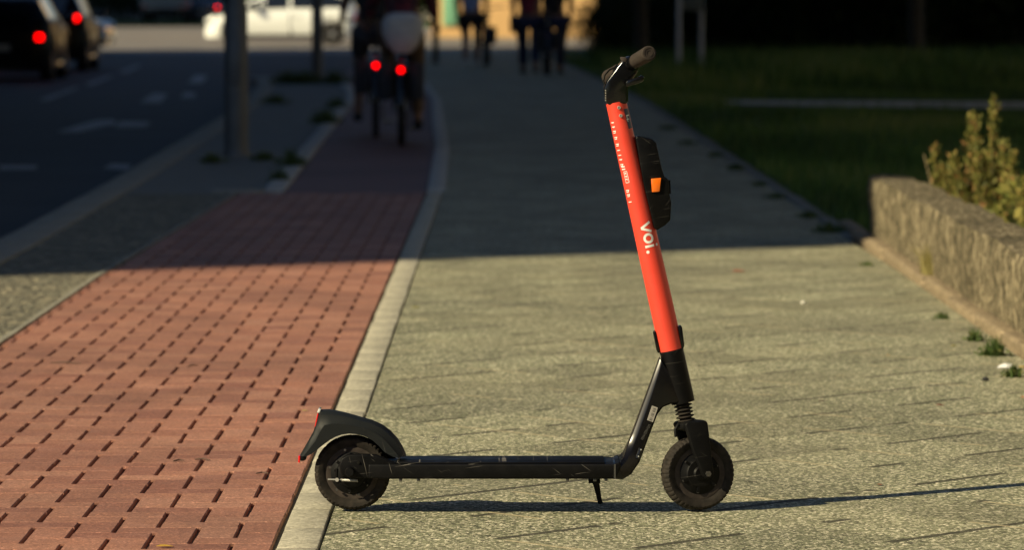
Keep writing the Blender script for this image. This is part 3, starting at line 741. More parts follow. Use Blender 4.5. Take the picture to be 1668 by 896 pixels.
# head with display, bar, grips and levers
hd = [(988.5, 170), (985, 158), (983, 143), (988, 131), (1011, 100.5), (1016, 94), (1025, 90), (1038, 97), (1041, 109), (1037, 118), (1031, 127), (1025, 134), (1023, 142), (1023, 164), (1022.5, 168)]
head = obj('handlebar_head', MB().prism(P(hd), -0.025, 0.025), M['gloss'], sc, bevel=0.008, seg=3)
obj('display', MB().prism(P([(984.5, 143), (989, 132), (1011.5, 101.5), (1013, 103), (991, 133), (986.5, 144)]), -0.019, 0.019).xf(Matrix.Translation((-0.0018, 0, 0.0012))), M['glass'], head, bevel=0.001)
mb = MB()
for k in range(5): mb.prism(P([(985.2, 146 + 4 * k), (987.2, 146 + 4 * k), (987.4, 148 + 4 * k), (985.5, 148 + 4 * k)], -0.0255), -0.0262, -0.0254)
obj('small_marks', mb, M['label'], head)
bc = L3(1022, 107); bd = Vector((0.225, -0.96, 0.165)).normalized()
bar = obj('handlebar', MB().tube([bc - bd * 0.21, bc + bd * 0.21], 0.0115, 20), M['plastic'], head)
for sgn in (1, -1):
    a, b = bc + bd * sgn * 0.085, bc + bd * sgn * (0.215 if sgn > 0 else 0.195)
    pts = [a, a.lerp(b, .04), a.lerp(b, .5), a.lerp(b, .93), b.lerp(a, .015), b]; 
    g_ = obj('grip', MB().tube(pts, [0.0170, 0.0182, 0.0185, 0.0192, 0.0186, 0.0162], 32), M['grip'], bar)
    obj('grip_ring', MB().tube([a - bd * sgn * 0.014, a + bd * sgn * 0.001], 0.0165, 28), M['plastic'], bar)
    rg = MB()
    for rr in (0.0125, 0.0072):
        c = b + bd * sgn * 0.0006; q = bd.to_track_quat('Y', 'Z').to_matrix().to_4x4()
        rg.add([], []); t = MB().lathe([(rr, -0.0006), (rr + 0.0014, -0.0006), (rr + 0.0014, 0.0008), (rr, 0.0008)], n=28).xf(Matrix.Translation(c) @ q); rg.add(t.v, t.f)
    obj('grip_cap_rings', rg, M['rubberlt'], g_)
    yl = -0.075 if sgn > 0 else 0.055
    if sgn > 0: lp = P([(1019, 132), (1045, 122.5), (1049, 123.5), (1049.5, 126), (1047.5, 132), (1040, 135), (1020, 141)], yl)
    else: lp = P([(1005, 136), (1028, 129), (1031, 131), (1029, 137), (1006, 144)], yl)
    obj('brake_lever', MB().prism(lp, yl - 0.012, yl + 0.030), M['gloss'], bar, bevel=0.004, seg=3)
tc = bc + bd * 0.055
obj('thumb_throttle', MB().prism(P([(1010, 92), (1019, 92.5), (1022, 96), (1019, 101), (1011, 98)], -0.05), -0.062, -0.044), M['rubberlt'], head, bevel=0.002)
mb = MB().tube([L3(1004, 108, 0.03), L3(993, 113, 0.05), L3(985, 122, 0.055), L3(982.5, 132, 0.05), L3(986, 139, 0.035), L3(992, 140, 0.02)], 0.0024, 10)
obj('brake_cable', mb, M['plastic'], head)
mb = MB().tube([L3(1034, 118, -0.02), L3(1031, 121, 0.0), L3(1022, 132, 0.03), L3(1019, 150, 0.03)], 0.002, 10)
obj('brake_cable', mb, M['plastic'], head)

# ------------------------------------------------------------------ foliage helpers
def leaf_quads(pts, size, jitter=0.6, up=0.3, wd=0.28):
    n = len(pts); pts = np.asarray(pts)
    a = rng.normal(size=(n, 3)); a[:, 2] = a[:, 2] * 0.6 + up; a /= np.linalg.norm(a, axis=1)[:, None]
    b = rng.normal(size=(n, 3)); b -= a * (a * b).sum(1)[:, None]; b /= np.linalg.norm(b, axis=1)[:, None]
    s = size * (1 + jitter * (rng.random(n) - 0.5) * 2)[:, None]
    v = np.stack([pts, pts + a * s * 0.5 + b * s * wd, pts + a * s, pts + a * s * 0.5 - b * s * wd], 1).reshape(-1, 3)
    return v, np.arange(4 * n).reshape(n, 4), np.clip(rng.random(n), 0, 1)
def blob_points(n, lobes):
    out = []
    w_ = np.array([l[1] ** 2 for l in lobes]); w_ /= w_.sum()
    for (c, r), k in zip(lobes, rng.multinomial(n, w_)):
        d = rng.normal(size=(k, 3)); d /= np.linalg.norm(d, axis=1)[:, None]
        rr = r * rng.random(k) ** 0.45; p = np.array(c) + d * rr[:, None] * np.array([1, 1, 0.85]); out.append(p)
    p = np.concatenate(out); return p[p[:, 2] > 0.02]
def blades(px, py, h, wd, lean=0.35, z=0.0):
    n = len(px); ang = rng.random(n) * 6.283; la = rng.random(n) * 6.283; hh = h * (0.4 + 0.9 * rng.random(n))
    ln = lean * hh * rng.random(n)
    base = np.stack([px, py, np.full(n, z)], 1); side = np.stack([np.cos(ang), np.sin(ang), 0 * ang], 1) * wd / 2
    tip = base + np.stack([np.cos(la) * ln, np.sin(la) * ln, hh], 1); mid = base + np.stack([np.cos(la) * ln * .3, np.sin(la) * ln * .3, hh * .55], 1)
    v = np.stack([base - side, base + side, mid + side * .8, mid - side * .8, tip], 1).reshape(-1, 3)
    i = np.arange(n)[:, None] * 5
    f = np.concatenate([i + np.array([[0, 1, 2, 3]]), i + np.array([[3, 2, 4, 4]])])
    # a triangle for the tip as a degenerate-free quad
    tipv = np.stack([tip + side * .06, tip - side * .06], 1).reshape(-1, 3)
    m_ = len(v); v = np.concatenate([v, tipv]); j = np.arange(n)[:, None] * 2 + m_
    f = np.concatenate([i + np.array([[0, 1, 2, 3]]), np.concatenate([i + 3, i + 2, j, j + 1], 1)])
    tone = np.clip(rng.random(n) * .6 + .5 * np.sin(px * 1.3 + 2 * np.sin(py * .23)) * np.sin(py * .37 + px * .5) + .15, 0, 1)
    return v, f, np.tile(tone, 2)

# ------------------------------------------------------------------ low wall with its footing
mb = MB(); n_ = 220; ys = np.linspace(6.0, 22.3, n_); nz = 9
WX = 1.885
def wallsheet():
    V = []; Fc = []
    prof = [(0.03, -0.05)] + [(0.03 * (1 - k / 7), 0.345 * k / 7) for k in range(1, 7)] + [(0.012, 0.348), (0.08, 0.352), (0.16, 0.352), (0.235, 0.346), (0.245, 0.2), (0.245, -0.05)]
    for i, y in enumerate(ys):
        lump = 0.010 * math.sin(y * 3.1) + 0.006 * math.sin(y * 7.7)
        for j, (dx, z) in enumerate(prof):
            e = 0.008 if 0 < j < 12 else 0
            V.append((WX + dx + (random.uniform(-e, e)), y, z + random.uniform(-e, e) + (lump * 0.4 if j > 5 and j < 11 else 0)))
    m_ = len(prof)
    for i in range(n_ - 1):
        for j in range(m_ - 1): Fc.append((i * m_ + j, i * m_ + j + 1, (i + 1) * m_ + j + 1, (i + 1) * m_ + j))
    Fc.append(tuple(range(m_))); Fc.append(tuple((n_ - 1) * m_ + j for j in range(m_)))
    return V, Fc
V, Fc = wallsheet()
wl = thing('low_wall', 'low rough weathered concrete wall along the right edge of the pavement', 'wall', (0, 0, 0))
obj('wall_body', MB().add(V, Fc), M['wall'], wl, ang=60)
mb = MB(); d = 6.0
while d < 23.2:
    l = random.uniform(0.9, 1.1); z = 0.036 + random.uniform(-0.008, 0.008); x = 1.850 + random.uniform(-0.008, 0.008)
    mb.slab([(x, d + 0.004), (1.935, d + 0.004), (1.935, d + l - 0.004), (x + random.uniform(-0.004, 0.004), d + l - 0.004)], -0.05, z); d += l
obj('footing', mb, M['foot'], wl, bevel=0.016, seg=3)

# ------------------------------------------------------------------ spiky shrubs behind the wall
def spike(h, spread, nst, name='flowering_shrub'):
    pts = []; stems = MB()
    for k in range(nst):
        bx, by = rng.normal() * spread * .55, rng.normal() * spread * .55; hh = h * (0.45 + 0.55 * rng.random()); 
        if k == 0: hh = h; bx = 0
        tx, ty = bx * 1.3 + rng.normal() * 0.02, by * 1.3 + rng.normal() * 0.02
        stems.tube([(bx * .5, by * .5, 0), ((bx + tx) / 2, (by + ty) / 2, hh * .5), (tx, ty, hh)], [0.006, 0.004, 0.002], 5)
        m_ = int(700 * hh); t = rng.random(m_) ** 0.75; r = 0.019 * (1.15 - t) + 0.004
        px = bx * .5 + (tx - bx * .5) * t + rng.normal(size=m_) * r; py = by * .5 + (ty - by * .5) * t + rng.normal(size=m_) * r
        pts.append(np.stack([px, py, t * hh], 1))
    v, f, tn = leaf_quads(np.concatenate(pts), 0.030, up=1.8, wd=0.14)
    return stems, v, f, tn
def spiky(lab, Y, tops):
    x0 = (tops[0][0] - CX) * Y * 1.002 / F; t = thing('flowering_shrub', lab, 'shrub', (x0, Y, -0.01), 0, 'spiky shrubs behind the low wall')
    VV, FF, TT = [], [], []; stems = MB(); off = 0
    for k, (px, ptop, dy) in enumerate(tops):
        yy = Y + dy; x = (px - CX) * yy * 1.002 / F; z = S(px, ptop, yy)[1]
        stm, v, f, tn = spike(z, 0.022, 3 if ptop < 240 else 4)
        v = v + np.array([x - x0, dy, 0]); stm.xf(Matrix.Translation((x - x0, dy, 0))); stems.add(stm.v, stm.f)
        VV.append(v); FF.append(f + off); TT.append(tn); off += len(v)
    obj('stem', stems, M['bark'], t); raw('foliage', np.concatenate(VV), np.concatenate(FF), LEAF_SPIKE, t, np.concatenate(TT))
spiky('small two-pronged yellow-green shrub left of the tall shrub behind the wall', 21.4, [(1527, 236, 0), (1543, 250, .15), (1560, 300, -.2), (1536, 300, -.1)])
spiky('tall yellow-green shrub with upright spikes and reddish tip behind the low wall', 20.6, [(1575, 182, 0), (1593, 190, .2), (1612, 158, 0), (1640, 230, -.3), (1603, 250, -.2), (1585, 262, .3), (1626, 262, .1), (1618, 215, .3), (1570, 250, -.1)])
spiky('low green shrub at the right edge of the photo behind the wall', 19.2, [(1668, 300, 0), (1655, 318, .3), (1684, 290, .2), (1700, 300, 0)])
t = thing('flowering_shrub', 'dense low leafy undergrowth shrub just behind the wall top', 'shrub', (2.40, 19.7, -0.01), 0, 'spiky shrubs behind the low wall')
p = blob_points(1300, [((0, -1.0, 0.25), 0.22), ((0.02, -0.3, 0.25), 0.24), ((0, 0.5, 0.22), 0.22), ((0.05, 1.2, 0.22), 0.24), ((0.1, 1.9, 0.24), 0.22)])
v, f, tn = leaf_quads(p, 0.05, up=0.7); raw('foliage', v, f, LEAF_SPIKE, t, tn * 0.75)

# grass on the lawn
n = 42000
gy = 22 + (rng.random(n) ** 1.3) * 60; gx = np.array([pave_r(q) for q in gy]) + 0.12 + rng.random(n) * (gy * 0.123 - 1.0)
keep = (np.sin(gx * 1.7 + gy * .31) + rng.normal(size=n) * .9 > -0.9) & ~((gx > 2.6) & (gy > 47.3) & (gy < 51.7))
v, f, tn = blades(gx[keep], gy[keep], 0.11, 0.012, z=-0.015)
g = raw('grass', v, f, LEAF_GRASS, attr=tn); g['kind'] = 'stuff'
n = 16000
gy = 56 + rng.random(n) * 36; gx = 1.6 + rng.random(n) * 12
v, f, tn = blades(gx, gy, 0.28, 0.02, z=-0.015)
g = raw('tall_grass', v, f, LEAF_GRASS, attr=tn); g['kind'] = 'stuff'

# weeds
def weed(x, y, h, spread, n, lab, m=LEAF_WEED, size=0.03, z=0.0, grp='weeds growing in the joints'):
    spread *= 0.62; h *= 0.75; size *= 0.5; n = int(n * 0.75)
    a = rng.random(n) * 6.283; r = spread * rng.random(n)
    p = np.stack([np.cos(a) * r * 1.5, np.sin(a) * r, h * rng.random(n) * (1 - .6 * r / spread)], 1)
    v, f, tn = leaf_quads(p, size, up=0.5)
    bx = np.cos(a[:n // 2]) * r[:n // 2]; by = np.sin(a[:n // 2]) * r[:n // 2]
    v2, f2, t2 = blades(bx, by, h * 1.2, 0.005)
    o = raw('weed', np.concatenate([v, v2]), np.concatenate([f, f2 + len(v)]), m, attr=np.concatenate([tn, t2]))
    o.location = (x, y, z); return tag(o, lab, 'weed', grp)
for (px, py, h, s, n, lab) in ((1535, 517, 0.03, 0.035, 90, 'small flat weed beside the footing, between the dry tuft and the weed clumps'),
        (1588, 553, 0.05, 0.05, 150, 'green weed clump at the foot of the wall footing, beside a yellow leaf'),
        (1618, 577, 0.07, 0.07, 260, 'largest weed clump at the wall footing, next to the white litter'),
        (1652, 612, 0.05, 0.05, 140, 'weed at the right photo edge below the white litter'),
        (1412, 430, 0.02, 0.05, 110, 'flat weed on the sunlit pavement near the wall end'),
        (1352, 376, 0.06, 0.12, 420, 'large dark weed clump at the shaded pavement corner by the wall end'),
        (1318, 352, 0.05, 0.09, 260, 'dark weed clump second from the wall end on the lawn edging'),
        (1262, 320, 0.04, 0.09, 200, 'dark weed third from the wall end on the lawn edging'),
        (1236, 300, 0.04, 0.08, 160, 'dark weed fourth from the wall end on the lawn edging'),
        (1198, 274, 0.05, 0.08, 180, 'dark weed midway along the shaded lawn edging'),
        (1165, 252, 0.04, 0.08, 160, 'small dark weed on the lawn edging, level with the battery pod top'),
        (1122, 232, 0.04, 0.09, 160, 'dark weed nearest the scooter stem on the lawn edging'),
        (1088, 208, 0.04, 0.09, 160, 'farthest dark weed on the shaded lawn edging'),
        (455, 292, 0.10, 0.10, 300, 'weed tuft on the verge at the start of the stone border'),
        (476, 268, 0.14, 0.14, 420, 'leafy weed tuft beside the stone border left of the cycle path'),
        (428, 258, 0.08, 0.13, 260, 'weed tuft right of the grey pole foot'),
        (345, 262, 0.08, 0.13, 260, 'weed tuft left of the grey pole foot'),
        (530, 198, 0.16, 0.22, 600, 'large green weed patch on the verge between the two poles'),
        (447, 165, 0.12, 0.25, 420, 'green weed patch by the road kerb between the two poles'),
        (548, 172, 0.14, 0.18, 320, 'weed tuft leaning over the stone border behind the cyclists')):
    x, y = G(px, py + 3); weed(x, y, h, s, n, lab, size=0.028 if y < 30 else 0.05)
for k, (px, s) in enumerate(((470, 'left of'), (498, 'just left of'), (545, 'right of'))):
    x, y = G(px, 136); weed(x, y, 0.22, 0.35, 700, f'grass tuft at the verge end {s} the second pole', size=0.07)
# dry sunlit tuft on the footing
a, y_ = 1.90, G(1480, 447)[1]
p = 260; ang = rng.random(p) * 6.283; rr = 0.05 * rng.random(p)
v, f, tn = blades(np.cos(ang) * rr * .7, np.sin(ang) * rr * 2.2, 0.12, 0.003, 0.8)
o = raw('grass_tuft', v, f, LEAF_DRY, attr=tn); o.location = (1.895, 19.0, 0.04); tag(o, 'dry yellow grass tuft growing on the wall footing', 'grass tuft')
# stray dry stalk behind wall
o = obj('dry_stalk', MB().tube([(0, 0, 0), (-0.02, 0, 0.28), (-0.075, 0, 0.50)], [0.004, 0.003, 0.002], 5), mat('straw', (0.35, 0.27, 0.15), 0.9)); o.location = (2.20, 21.6, -0.01)
tag(o, 'bare pale stalk leaning left of the shrubs behind the wall', 'stalk')

# fallen leaves, litter and twigs
def leaf(px, py, sz, col, lab, rz):
    x, y = G(px, py); o = MB()
    pts = [(-1, 0), (-.5, .35), (.1, .42), (.7, .25), (1.1, 0), (.7, -.28), (.1, -.4), (-.5, -.3)]
    vs = [(a * sz, b * sz, 0.002 + 0.25 * sz * abs(b)) for a, b in pts] + [(0, 0, 0.002)]
    vs += [(a, b, c + 0.0012) for a, b, c in vs]
    n = 8; fs = [(i, (i + 1) % n, 8) for i in range(n)] + [(9 + i, 9 + (i + 1) % n, 17) for i in range(n)] + [(i, (i + 1) % n, 9 + (i + 1) % n, 9 + i) for i in range(n)]
    q = obj('fallen_leaf', o.add(vs, fs), mat('leaf_' + lab.split()[0], col, 0.6, col2=tuple(c * .6 for c in col), nscale=60), ang=80)
    q.location = (x, y, 0.001); q.rotation_euler = (0.1, 0.05, rz); tag(q, lab, 'leaf', 'fallen leaves')
leaf(677, 502, 0.018, (0.40, 0.36, 0.06), 'yellow leaf on the pavement right of the pale border strip', 0.3)
leaf(1203, 443, 0.032, (0.50, 0.10, 0.05), 'red leaf near the shadow edge right of the stem', 0.1)
leaf(1554, 565, 0.016, (0.45, 0.40, 0.05), 'yellow-green leaf beside the weeds at the footing', 0.8)
leaf(1447, 580, 0.012, (0.62, 0.30, 0.10), 'tiny orange leaf on the pavement left of the weed clumps', 1.2)
leaf(1666, 600, 0.018, (0.75, 0.50, 0.05), 'bright yellow leaf at the right photo edge by the footing', 0.5)
leaf(1667, 649, 0.014, (0.75, 0.20, 0.03), 'orange leaf at the right photo edge', 1.0)
leaf(268, 893, 0.020, (0.60, 0.36, 0.05), 'yellow leaf edge on the red pavers at the bottom of the photo', 0.2)
leaf(1338, 655, 0.010, (0.10, 0.05, 0.03), 'tiny dark brown leaf right of the front wheel', 0.2)
leaf(1433, 792, 0.012, (0.30, 0.10, 0.06), 'small brown leaf below the shadow right of the scooter', 1.9)
leaf(1531, 662, 0.014, (0.22, 0.05, 0.04), 'dark red leaf lying in a slab joint on the right', 0.1)
leaf(497, 671, 0.009, (0.5, 0.42, 0.12), 'tiny yellow leaf on the red pavers by the tail light', 0.1)
x, y = G(1636, 600); o = obj('litter', MB().add([(-.028, -.01, .0), (.022, -.012, .002), (.03, .015, .012), (-.016, .018, .006), (0, 0, .016)], [(0, 1, 4), (1, 2, 4), (2, 3, 4), (3, 0, 4), (0, 3, 2, 1)]), mat('white_paper', (0.75, 0.75, 0.75), 0.7), smooth=False)
o.location = (x, y, 0.002); tag(o, 'crumpled white paper litter by the weeds at the footing', 'litter')
x, y = G(1605, 621); o = obj('pebble', MB().lathe([(0.0001, 0), (0.010, 0.001), (0.013, 0.007), (0.008, 0.014), (0.0001, 0.015)], axis='z', n=9), mat('dark_stone', (0.02, 0.02, 0.02), 0.8)); o.location = (x, y, 0)
tag(o, 'small dark pebble on the pavement below the white litter', 'pebble')
x, y = G(1308, 495); o = obj('pebble', MB().lathe([(0.0001, 0), (0.009, 0.001), (0.012, 0.006), (0.007, 0.012), (0.0001, 0.013)], axis='z', n=8), mat('white_stone', (0.7, 0.68, 0.6), 0.8)); o.location = (x, y, 0)
tag(o, 'small white pebble on the pavement in front of the wall end', 'pebble')
tw = mat('twig_brown', (0.10, 0.06, 0.045), 0.9)
for (a, b, lab) in (((82, 593), (133, 594), 'longest thin dark twig lying across the red pavers on the left'), ((305, 599), (322, 597), 'short twig on the red pavers left of the border'), ((417, 774), (437, 774), 'short dark twig on the red pavers near the rear wheel'),
                    ((282, 754), (300, 753), 'tiny twig on the red pavers at lower left'), ((318, 751), (342, 752), 'thin twig beside the tiny one on the red pavers')):
    (xa, ya), (xb, yb) = G(*a), G(*b)
    o = obj('twig', MB().tube([(xa, ya, 0.004), ((xa + xb) / 2, (ya + yb) / 2 + 0.01, 0.006), (xb, yb, 0.004)], [0.002, 0.0028, 0.0015], 6), tw); tag(o, lab, 'twig', 'twigs on the red pavers')

# ------------------------------------------------------------------ poles and sign
def pole(px, py, r, h, lab, m, plate=True, z0=-0.004):
    x, y = G(px, py); t = thing('street_pole', lab, 'pole', (x, y, z0))
    obj('shaft', MB().tube([(0, 0, 0), (0, 0, 1.2), (0, 0, 1.26), (0, 0, h)], [r, r, r * 0.8, r * 0.55], 28), m, t)
    if plate:
        obj('base_collar', MB().tube([(0, 0, 0), (0, 0, 0.035)], [r * 1.18, r * 1.08], 28), m, t)
        obj('service_door', MB().box((0, -r * 0.97, 0.75), (r * 0.9, 0.02, 0.35)), m, t, bevel=0.004)
    obj('lamp_arm', MB().tube([(0, 0, h - 0.05), (-0.3, 0, h + 0.35), (-1.2, 0, h + 0.6)], [r * .5, r * .4, r * .35], 14), m, t)
    obj('lantern', MB().box((-1.5, 0, h + 0.6), (0.75, 0.28, 0.13)), m, t, bevel=0.04)
    return t
pole(385, 252, 0.097, 8, 'thick grey lamp pole nearest the camera on the left verge', M['galv'])
pole(517, 132, 0.085, 8, 'thinner grey pole at the far end of the verge behind the white car', M['galv'])
pole(710, 103, 0.060, 5, 'thin dark pole by the pavement between cyclists and walker', M['darkpole'], False)
t = thing('park_sign', 'sign board on two pale posts standing on the dark lawn', 'sign', (*G(1122, 112), -0.012))
for dx, dy, lab in ((-0.19, -0.3, 1), (0.26, 1.0, 0)):
    obj('post', MB().tube([(dx, dy, 0), (dx, dy, 2.3)], 0.038, 18), M['signpole'], t)
obj('board', MB().prism([(-0.19, 1.02), (0.26, 1.02), (0.26, 2.0), (-0.19, 2.0)], 0.3, 0.33).xf(Matrix.Identity(4)), M['signp'], t, bevel=0.005)
obj('rail', MB().tube([(-0.19, -0.3, 1.12), (0.26, 1.0, 1.12)], 0.02, 10), M['signp'], t)

# ------------------------------------------------------------------ cars
def car(lab, loc, rz, paint_m, length=4.1, width=1.76, height=1.48, kind='hatch', lit=False, grp='cars at the junction', front=None, tail_z=0.75):
    t = thing('parked_car' if not lit else 'waiting_car', lab, 'car', loc, rz, grp)
    Ln, W, Hh = length, width / 2, height; bz = 0.20; wr_ = 0.315
    xf, xr = Ln / 2, -Ln / 2; fa, ra = xf - 0.80, xr + 0.72
    hood = interp([(xr, 0.80), (xr + .06, 0.98), (xr + .5, 1.0), (0, 0.97), (fa + .1, 0.90), (xf - .35, 0.78), (xf - .08, 0.60), (xf, 0.44)])
    roofp = {'hatch': [(xr, 0.80), (xr + .05, 1.0), (xr + .38, Hh - .12), (xr + .75, Hh - 0.02), (-0.1, Hh), (0.45, Hh - .06), (0.95, Hh - .32), (1.3, 0.92), (xf - .35, 0.79), (xf - .08, 0.61), (xf, 0.45)],
             'sedan': [(xr, 0.78), (xr + .05, 0.98), (xr + .6, 1.03), (xr + 1.15, Hh - .06), (-0.1, Hh), (0.45, Hh - .05), (0.95, Hh - .32), (1.4, 0.95), (xf - .35, 0.80), (xf - .08, 0.66), (xf, 0.52)],
             'wagon': [(xr, 0.80), (xr + .04, 1.05), (xr + .28, Hh - .10), (xr + .6, Hh - 0.01), (-0.1, Hh), (0.45, Hh - .06), (0.95, Hh - .32), (1.35, 0.97), (xf - .35, 0.84), (xf - .08, 0.7), (xf, 0.54)]}[kind]
    roof = interp(roofp)
    xs = sorted(set([round(q, 3) for q in list(np.linspace(xr, xf, 30)) + [fa + wr_ * 1.12 * math.cos(a) for a in np.linspace(0, math.pi, 13)] + [ra + wr_ * 1.12 * math.cos(a) for a in np.linspace(0, math.pi, 13)] + [p[0] for p in roofp]]))
    def bot(x):
        for c in (fa, ra):
            d = abs(x - c)
            if d < wr_ * 1.12: return max(bz, wr_ + math.sqrt((wr_ * 1.12) ** 2 - d * d) - 0.005)
        return bz
    def wid(x): 
        e = max(0, (abs(x) - (Ln / 2 - 0.45)) / 0.45); return W * (1 - 0.30 * e ** 2.2)
    rings = []
    for x in xs:
        w_ = wid(x); hz = hood(x); rz_ = max(roof(x), hz + 0.001); b = min(bot(x), hz - .06); k = min(1, max(0, (rz_ - hz) / 0.4)); wt = w_ * (0.93 - 0.20 * k)
        half = [(0, bz), (w_ * .80, bz), (w_ * .93, b), (w_ * .995, b + 0.03 + (hz - b) * .25), (w_, b + (hz - b) * .55), (w_ * .965, hz - 0.03), (w_ * .94, hz), (wt * 1.0, rz_ - 0.05 * k - .001), (wt * .86, rz_), (0, rz_ + 0.015)]
        ring_ = [(x, -y, z) for y, z in half] + [(x, y, z) for y, z in half[1:-1]][::-1]
        rings.append(ring_)
    n = len(rings[0]); vs = [p for r in rings for p in r]; fs = []
    for i in range(len(rings) - 1):
        for k in range(n): fs.append((i * n + k, i * n + (k + 1) % n, (i + 1) * n + (k + 1) % n, (i + 1) * n + k))
    fs.append(tuple(range(n))); fs.append(tuple((len(rings) - 1) * n + k for k in range(n)))
    body = obj('body', MB().add(vs, fs), paint_m, t, ang=50)
    # side windows, slightly proud
    cab = [x for x in xs if roof(x) - hood(x) > 0.12]
    x0c, x1c = min(cab), max(cab)
    for s in (-1, 1):
        for (a, b) in ((x0c + .12, -0.28), (-0.20, x1c - 0.12)):
            q = [x for x in np.linspace(a, b, 9)]
            mb = MB(); V = []
            for x in q:
                w_ = wid(x); hz = hood(x); r_ = roof(x); k = min(1, max(0, (r_ - hz) / 0.4)); wt = w_ * (0.93 - 0.20 * k)
                zt = r_ - 0.05 * k - .04; zb_ = hz + 0.03
                f_ = lambda z: w_ * .94 + (wt - w_ * .94) * (z - hz) / max(0.02, (r_ - 0.05 * k - hz))
                V += [(x, s * (f_(zb_) + .006), zb_), (x, s * (f_(max(zt, zb_ + .01)) + .006), max(zt, zb_ + .01))]
            mb.add(V, [(2 * i, 2 * i + 1, 2 * i + 3, 2 * i + 2) for i in range(8)]); obj('side_window', mb, M['glass'], t)
        obj('door_seam', MB().box((-0.24, s * (wid(0) * 1.0 + 0.0), 0.60), (0.012, 0.02, 0.60)), M['gloss'], t)
        obj('door_handle', MB().box((-0.42, s * (wid(0) + .01), 0.80), (0.17, 0.03, 0.03)), paint_m, t, bevel=0.008)
        obj('wing_mirror', MB().box((0.72, s * (W + 0.08), 1.02), (0.12, 0.2, 0.14)), M['gloss'], t, bevel=0.03)
        obj('sill', MB().box((0.0, s * (W - .03), 0.24), (fa - ra - 0.78, 0.06, 0.10)), M['gloss'], t, bevel=0.01)
        obj('headlight', MB().box((xf - 0.20, s * (W * 0.78), 0.70), (0.34, 0.26, 0.15), Matrix.Rotation(-s * R(20), 3, 'Z') @ Matrix.Rotation(R(22), 3, 'Y')), M['lamp'], t, bevel=0.04)
        obj('tail_light', MB().box((xr + 0.045, s * (W * 0.80), tail_z), (0.12, 0.11, 0.10)), M['tail'] if lit else M['dim'], t, bevel=0.03)
    # front and rear screens
    for (xa, xb) in ((x1c + 0.0, 0.50), (x0c - 0.0, {'hatch': xr + .42, 'sedan': xr + 1.1, 'wagon': xr + .3}[kind])):
        V = []
        for x in np.linspace(xa, xb, 6):
            V += [(x + (0.006 if xa > 0 else -0.006), -wid(x) * .70, roof(x) + .016), (x + (0.006 if xa > 0 else -0.006), wid(x) * .70, roof(x) + .016)]
        obj('windscreen' if xa > 0 else 'rear_window', MB().add(V, [(2 * i, 2 * i + 1, 2 * i + 3, 2 * i + 2) for i in range(5)]), M['glass'], t)
    obj('number_plate', MB().box((xr - 0.006, 0, 0.55), (0.02, 0.5, 0.11)), M['label'], t)
    obj('grille', MB().box((xf - 0.005, 0, 0.42), (0.04, 0.9, 0.14)), M['gloss'], t, bevel=0.01)
    for cxw in (fa, ra):
        for s in (-1, 1):
            wh = obj('wheel', MB().lathe([(0.19, -0.10), (0.30, -0.10), (wr_, -0.07), (wr_, 0.07), (0.30, 0.10), (0.19, 0.10)], (cxw, s * (W - 0.115), wr_), 'y', 36), M['rubber'], t)
            yo = s * (W - 0.03)
            mb = MB()
            for k in range(5):
                a = k * 2 * math.pi / 5; mb.box((cxw + math.cos(a) * .10, yo, wr_ + math.sin(a) * .10), (0.19, 0.02, 0.05), Matrix.Rotation(-a, 3, 'Y'))
            mb.disc((cxw, yo, wr_), 0.05, 0.03); mb.lathe([(0.185, -0.012), (0.205, -0.012), (0.205, 0.012), (0.185, 0.012)], (cxw, yo, wr_), 'y', 32)
            obj('rim', mb, M['alloy'], wh)
            obj('brake_disc', MB().disc((cxw, s * (W - 0.06), wr_), 0.185, 0.02), M['gloss'], wh)
    return t
RZ = -0.115
x, _ = S(461, 60, 117.0); car('white hatchback side-on in the sunlight crossing the junction', (x, 117.0, RZ), math.pi, M['carwhite'], 4.25, 1.76, 1.5, 'hatch')
car('black hatchback with a lit tail light at the left photo edge, nearest car', (-8.45, 70.2, RZ), R(91.5), M['carblack'], 4.3, 1.8, 1.46, 'hatch', True, tail_z=0.72, grp='cars queueing on the left')
car('black estate car with a lit tail light ahead of the nearest car', (-8.78, 78.8, RZ), R(92), M['carblack'], 4.6, 1.86, 1.58, 'wagon', True, tail_z=0.98, grp='cars queueing on the left')
car('dark blue saloon with its bonnet showing, right of the queueing cars', (-11.75, 99.5, RZ), R(-4), M['carblue'], 4.5, 1.8, 1.42, 'sedan')
car('dark blue car with one red lamp behind the white car at the top', (-14.8, 205, RZ), R(86), M['carblue'], 4.4, 1.8, 1.45, 'sedan', True)
# box van seen from behind, far off
t = thing('delivery_van', 'pale grey van seen from behind on the far road at the top', 'van', (-16.6, 200, RZ))
obj('box_body', MB().box((0, 2.6, 1.75), (2.3, 5.0, 2.1)), M['carsilver'], t, bevel=0.05)
obj('chassis', MB().box((0, 2.5, 0.62), (2.0, 5.4, 0.25)), M['gloss'], t, bevel=0.02)
obj('cab', MB().prism([(-1.0, 0.6), (1.0, 0.6), (1.0, 1.6), (0.85, 2.2), (-0.85, 2.2), (-1.0, 1.6)], 5.15, 6.7), M['carsilver'], t, bevel=0.06)
obj('rear_bumper', MB().box((0, 0.02, 0.55), (2.1, 0.12, 0.18)), M['gloss'], t, bevel=0.02)
for yy in (1.0, 5.6):
    for s in (-1, 1): obj('wheel', MB().lathe([(0.2, -.13), (0.38, -.13), (0.40, -.1), (0.40, .1), (0.38, .13), (0.2, .13)], (s * 0.98, yy, 0.40), 'x', 24), M['rubber'], t)
for s in (-1, 1): obj('tail_light', MB().box((s * 0.95, 0.06, 0.78), (0.16, 0.06, 0.22)), M['dim'], t, bevel=0.01)

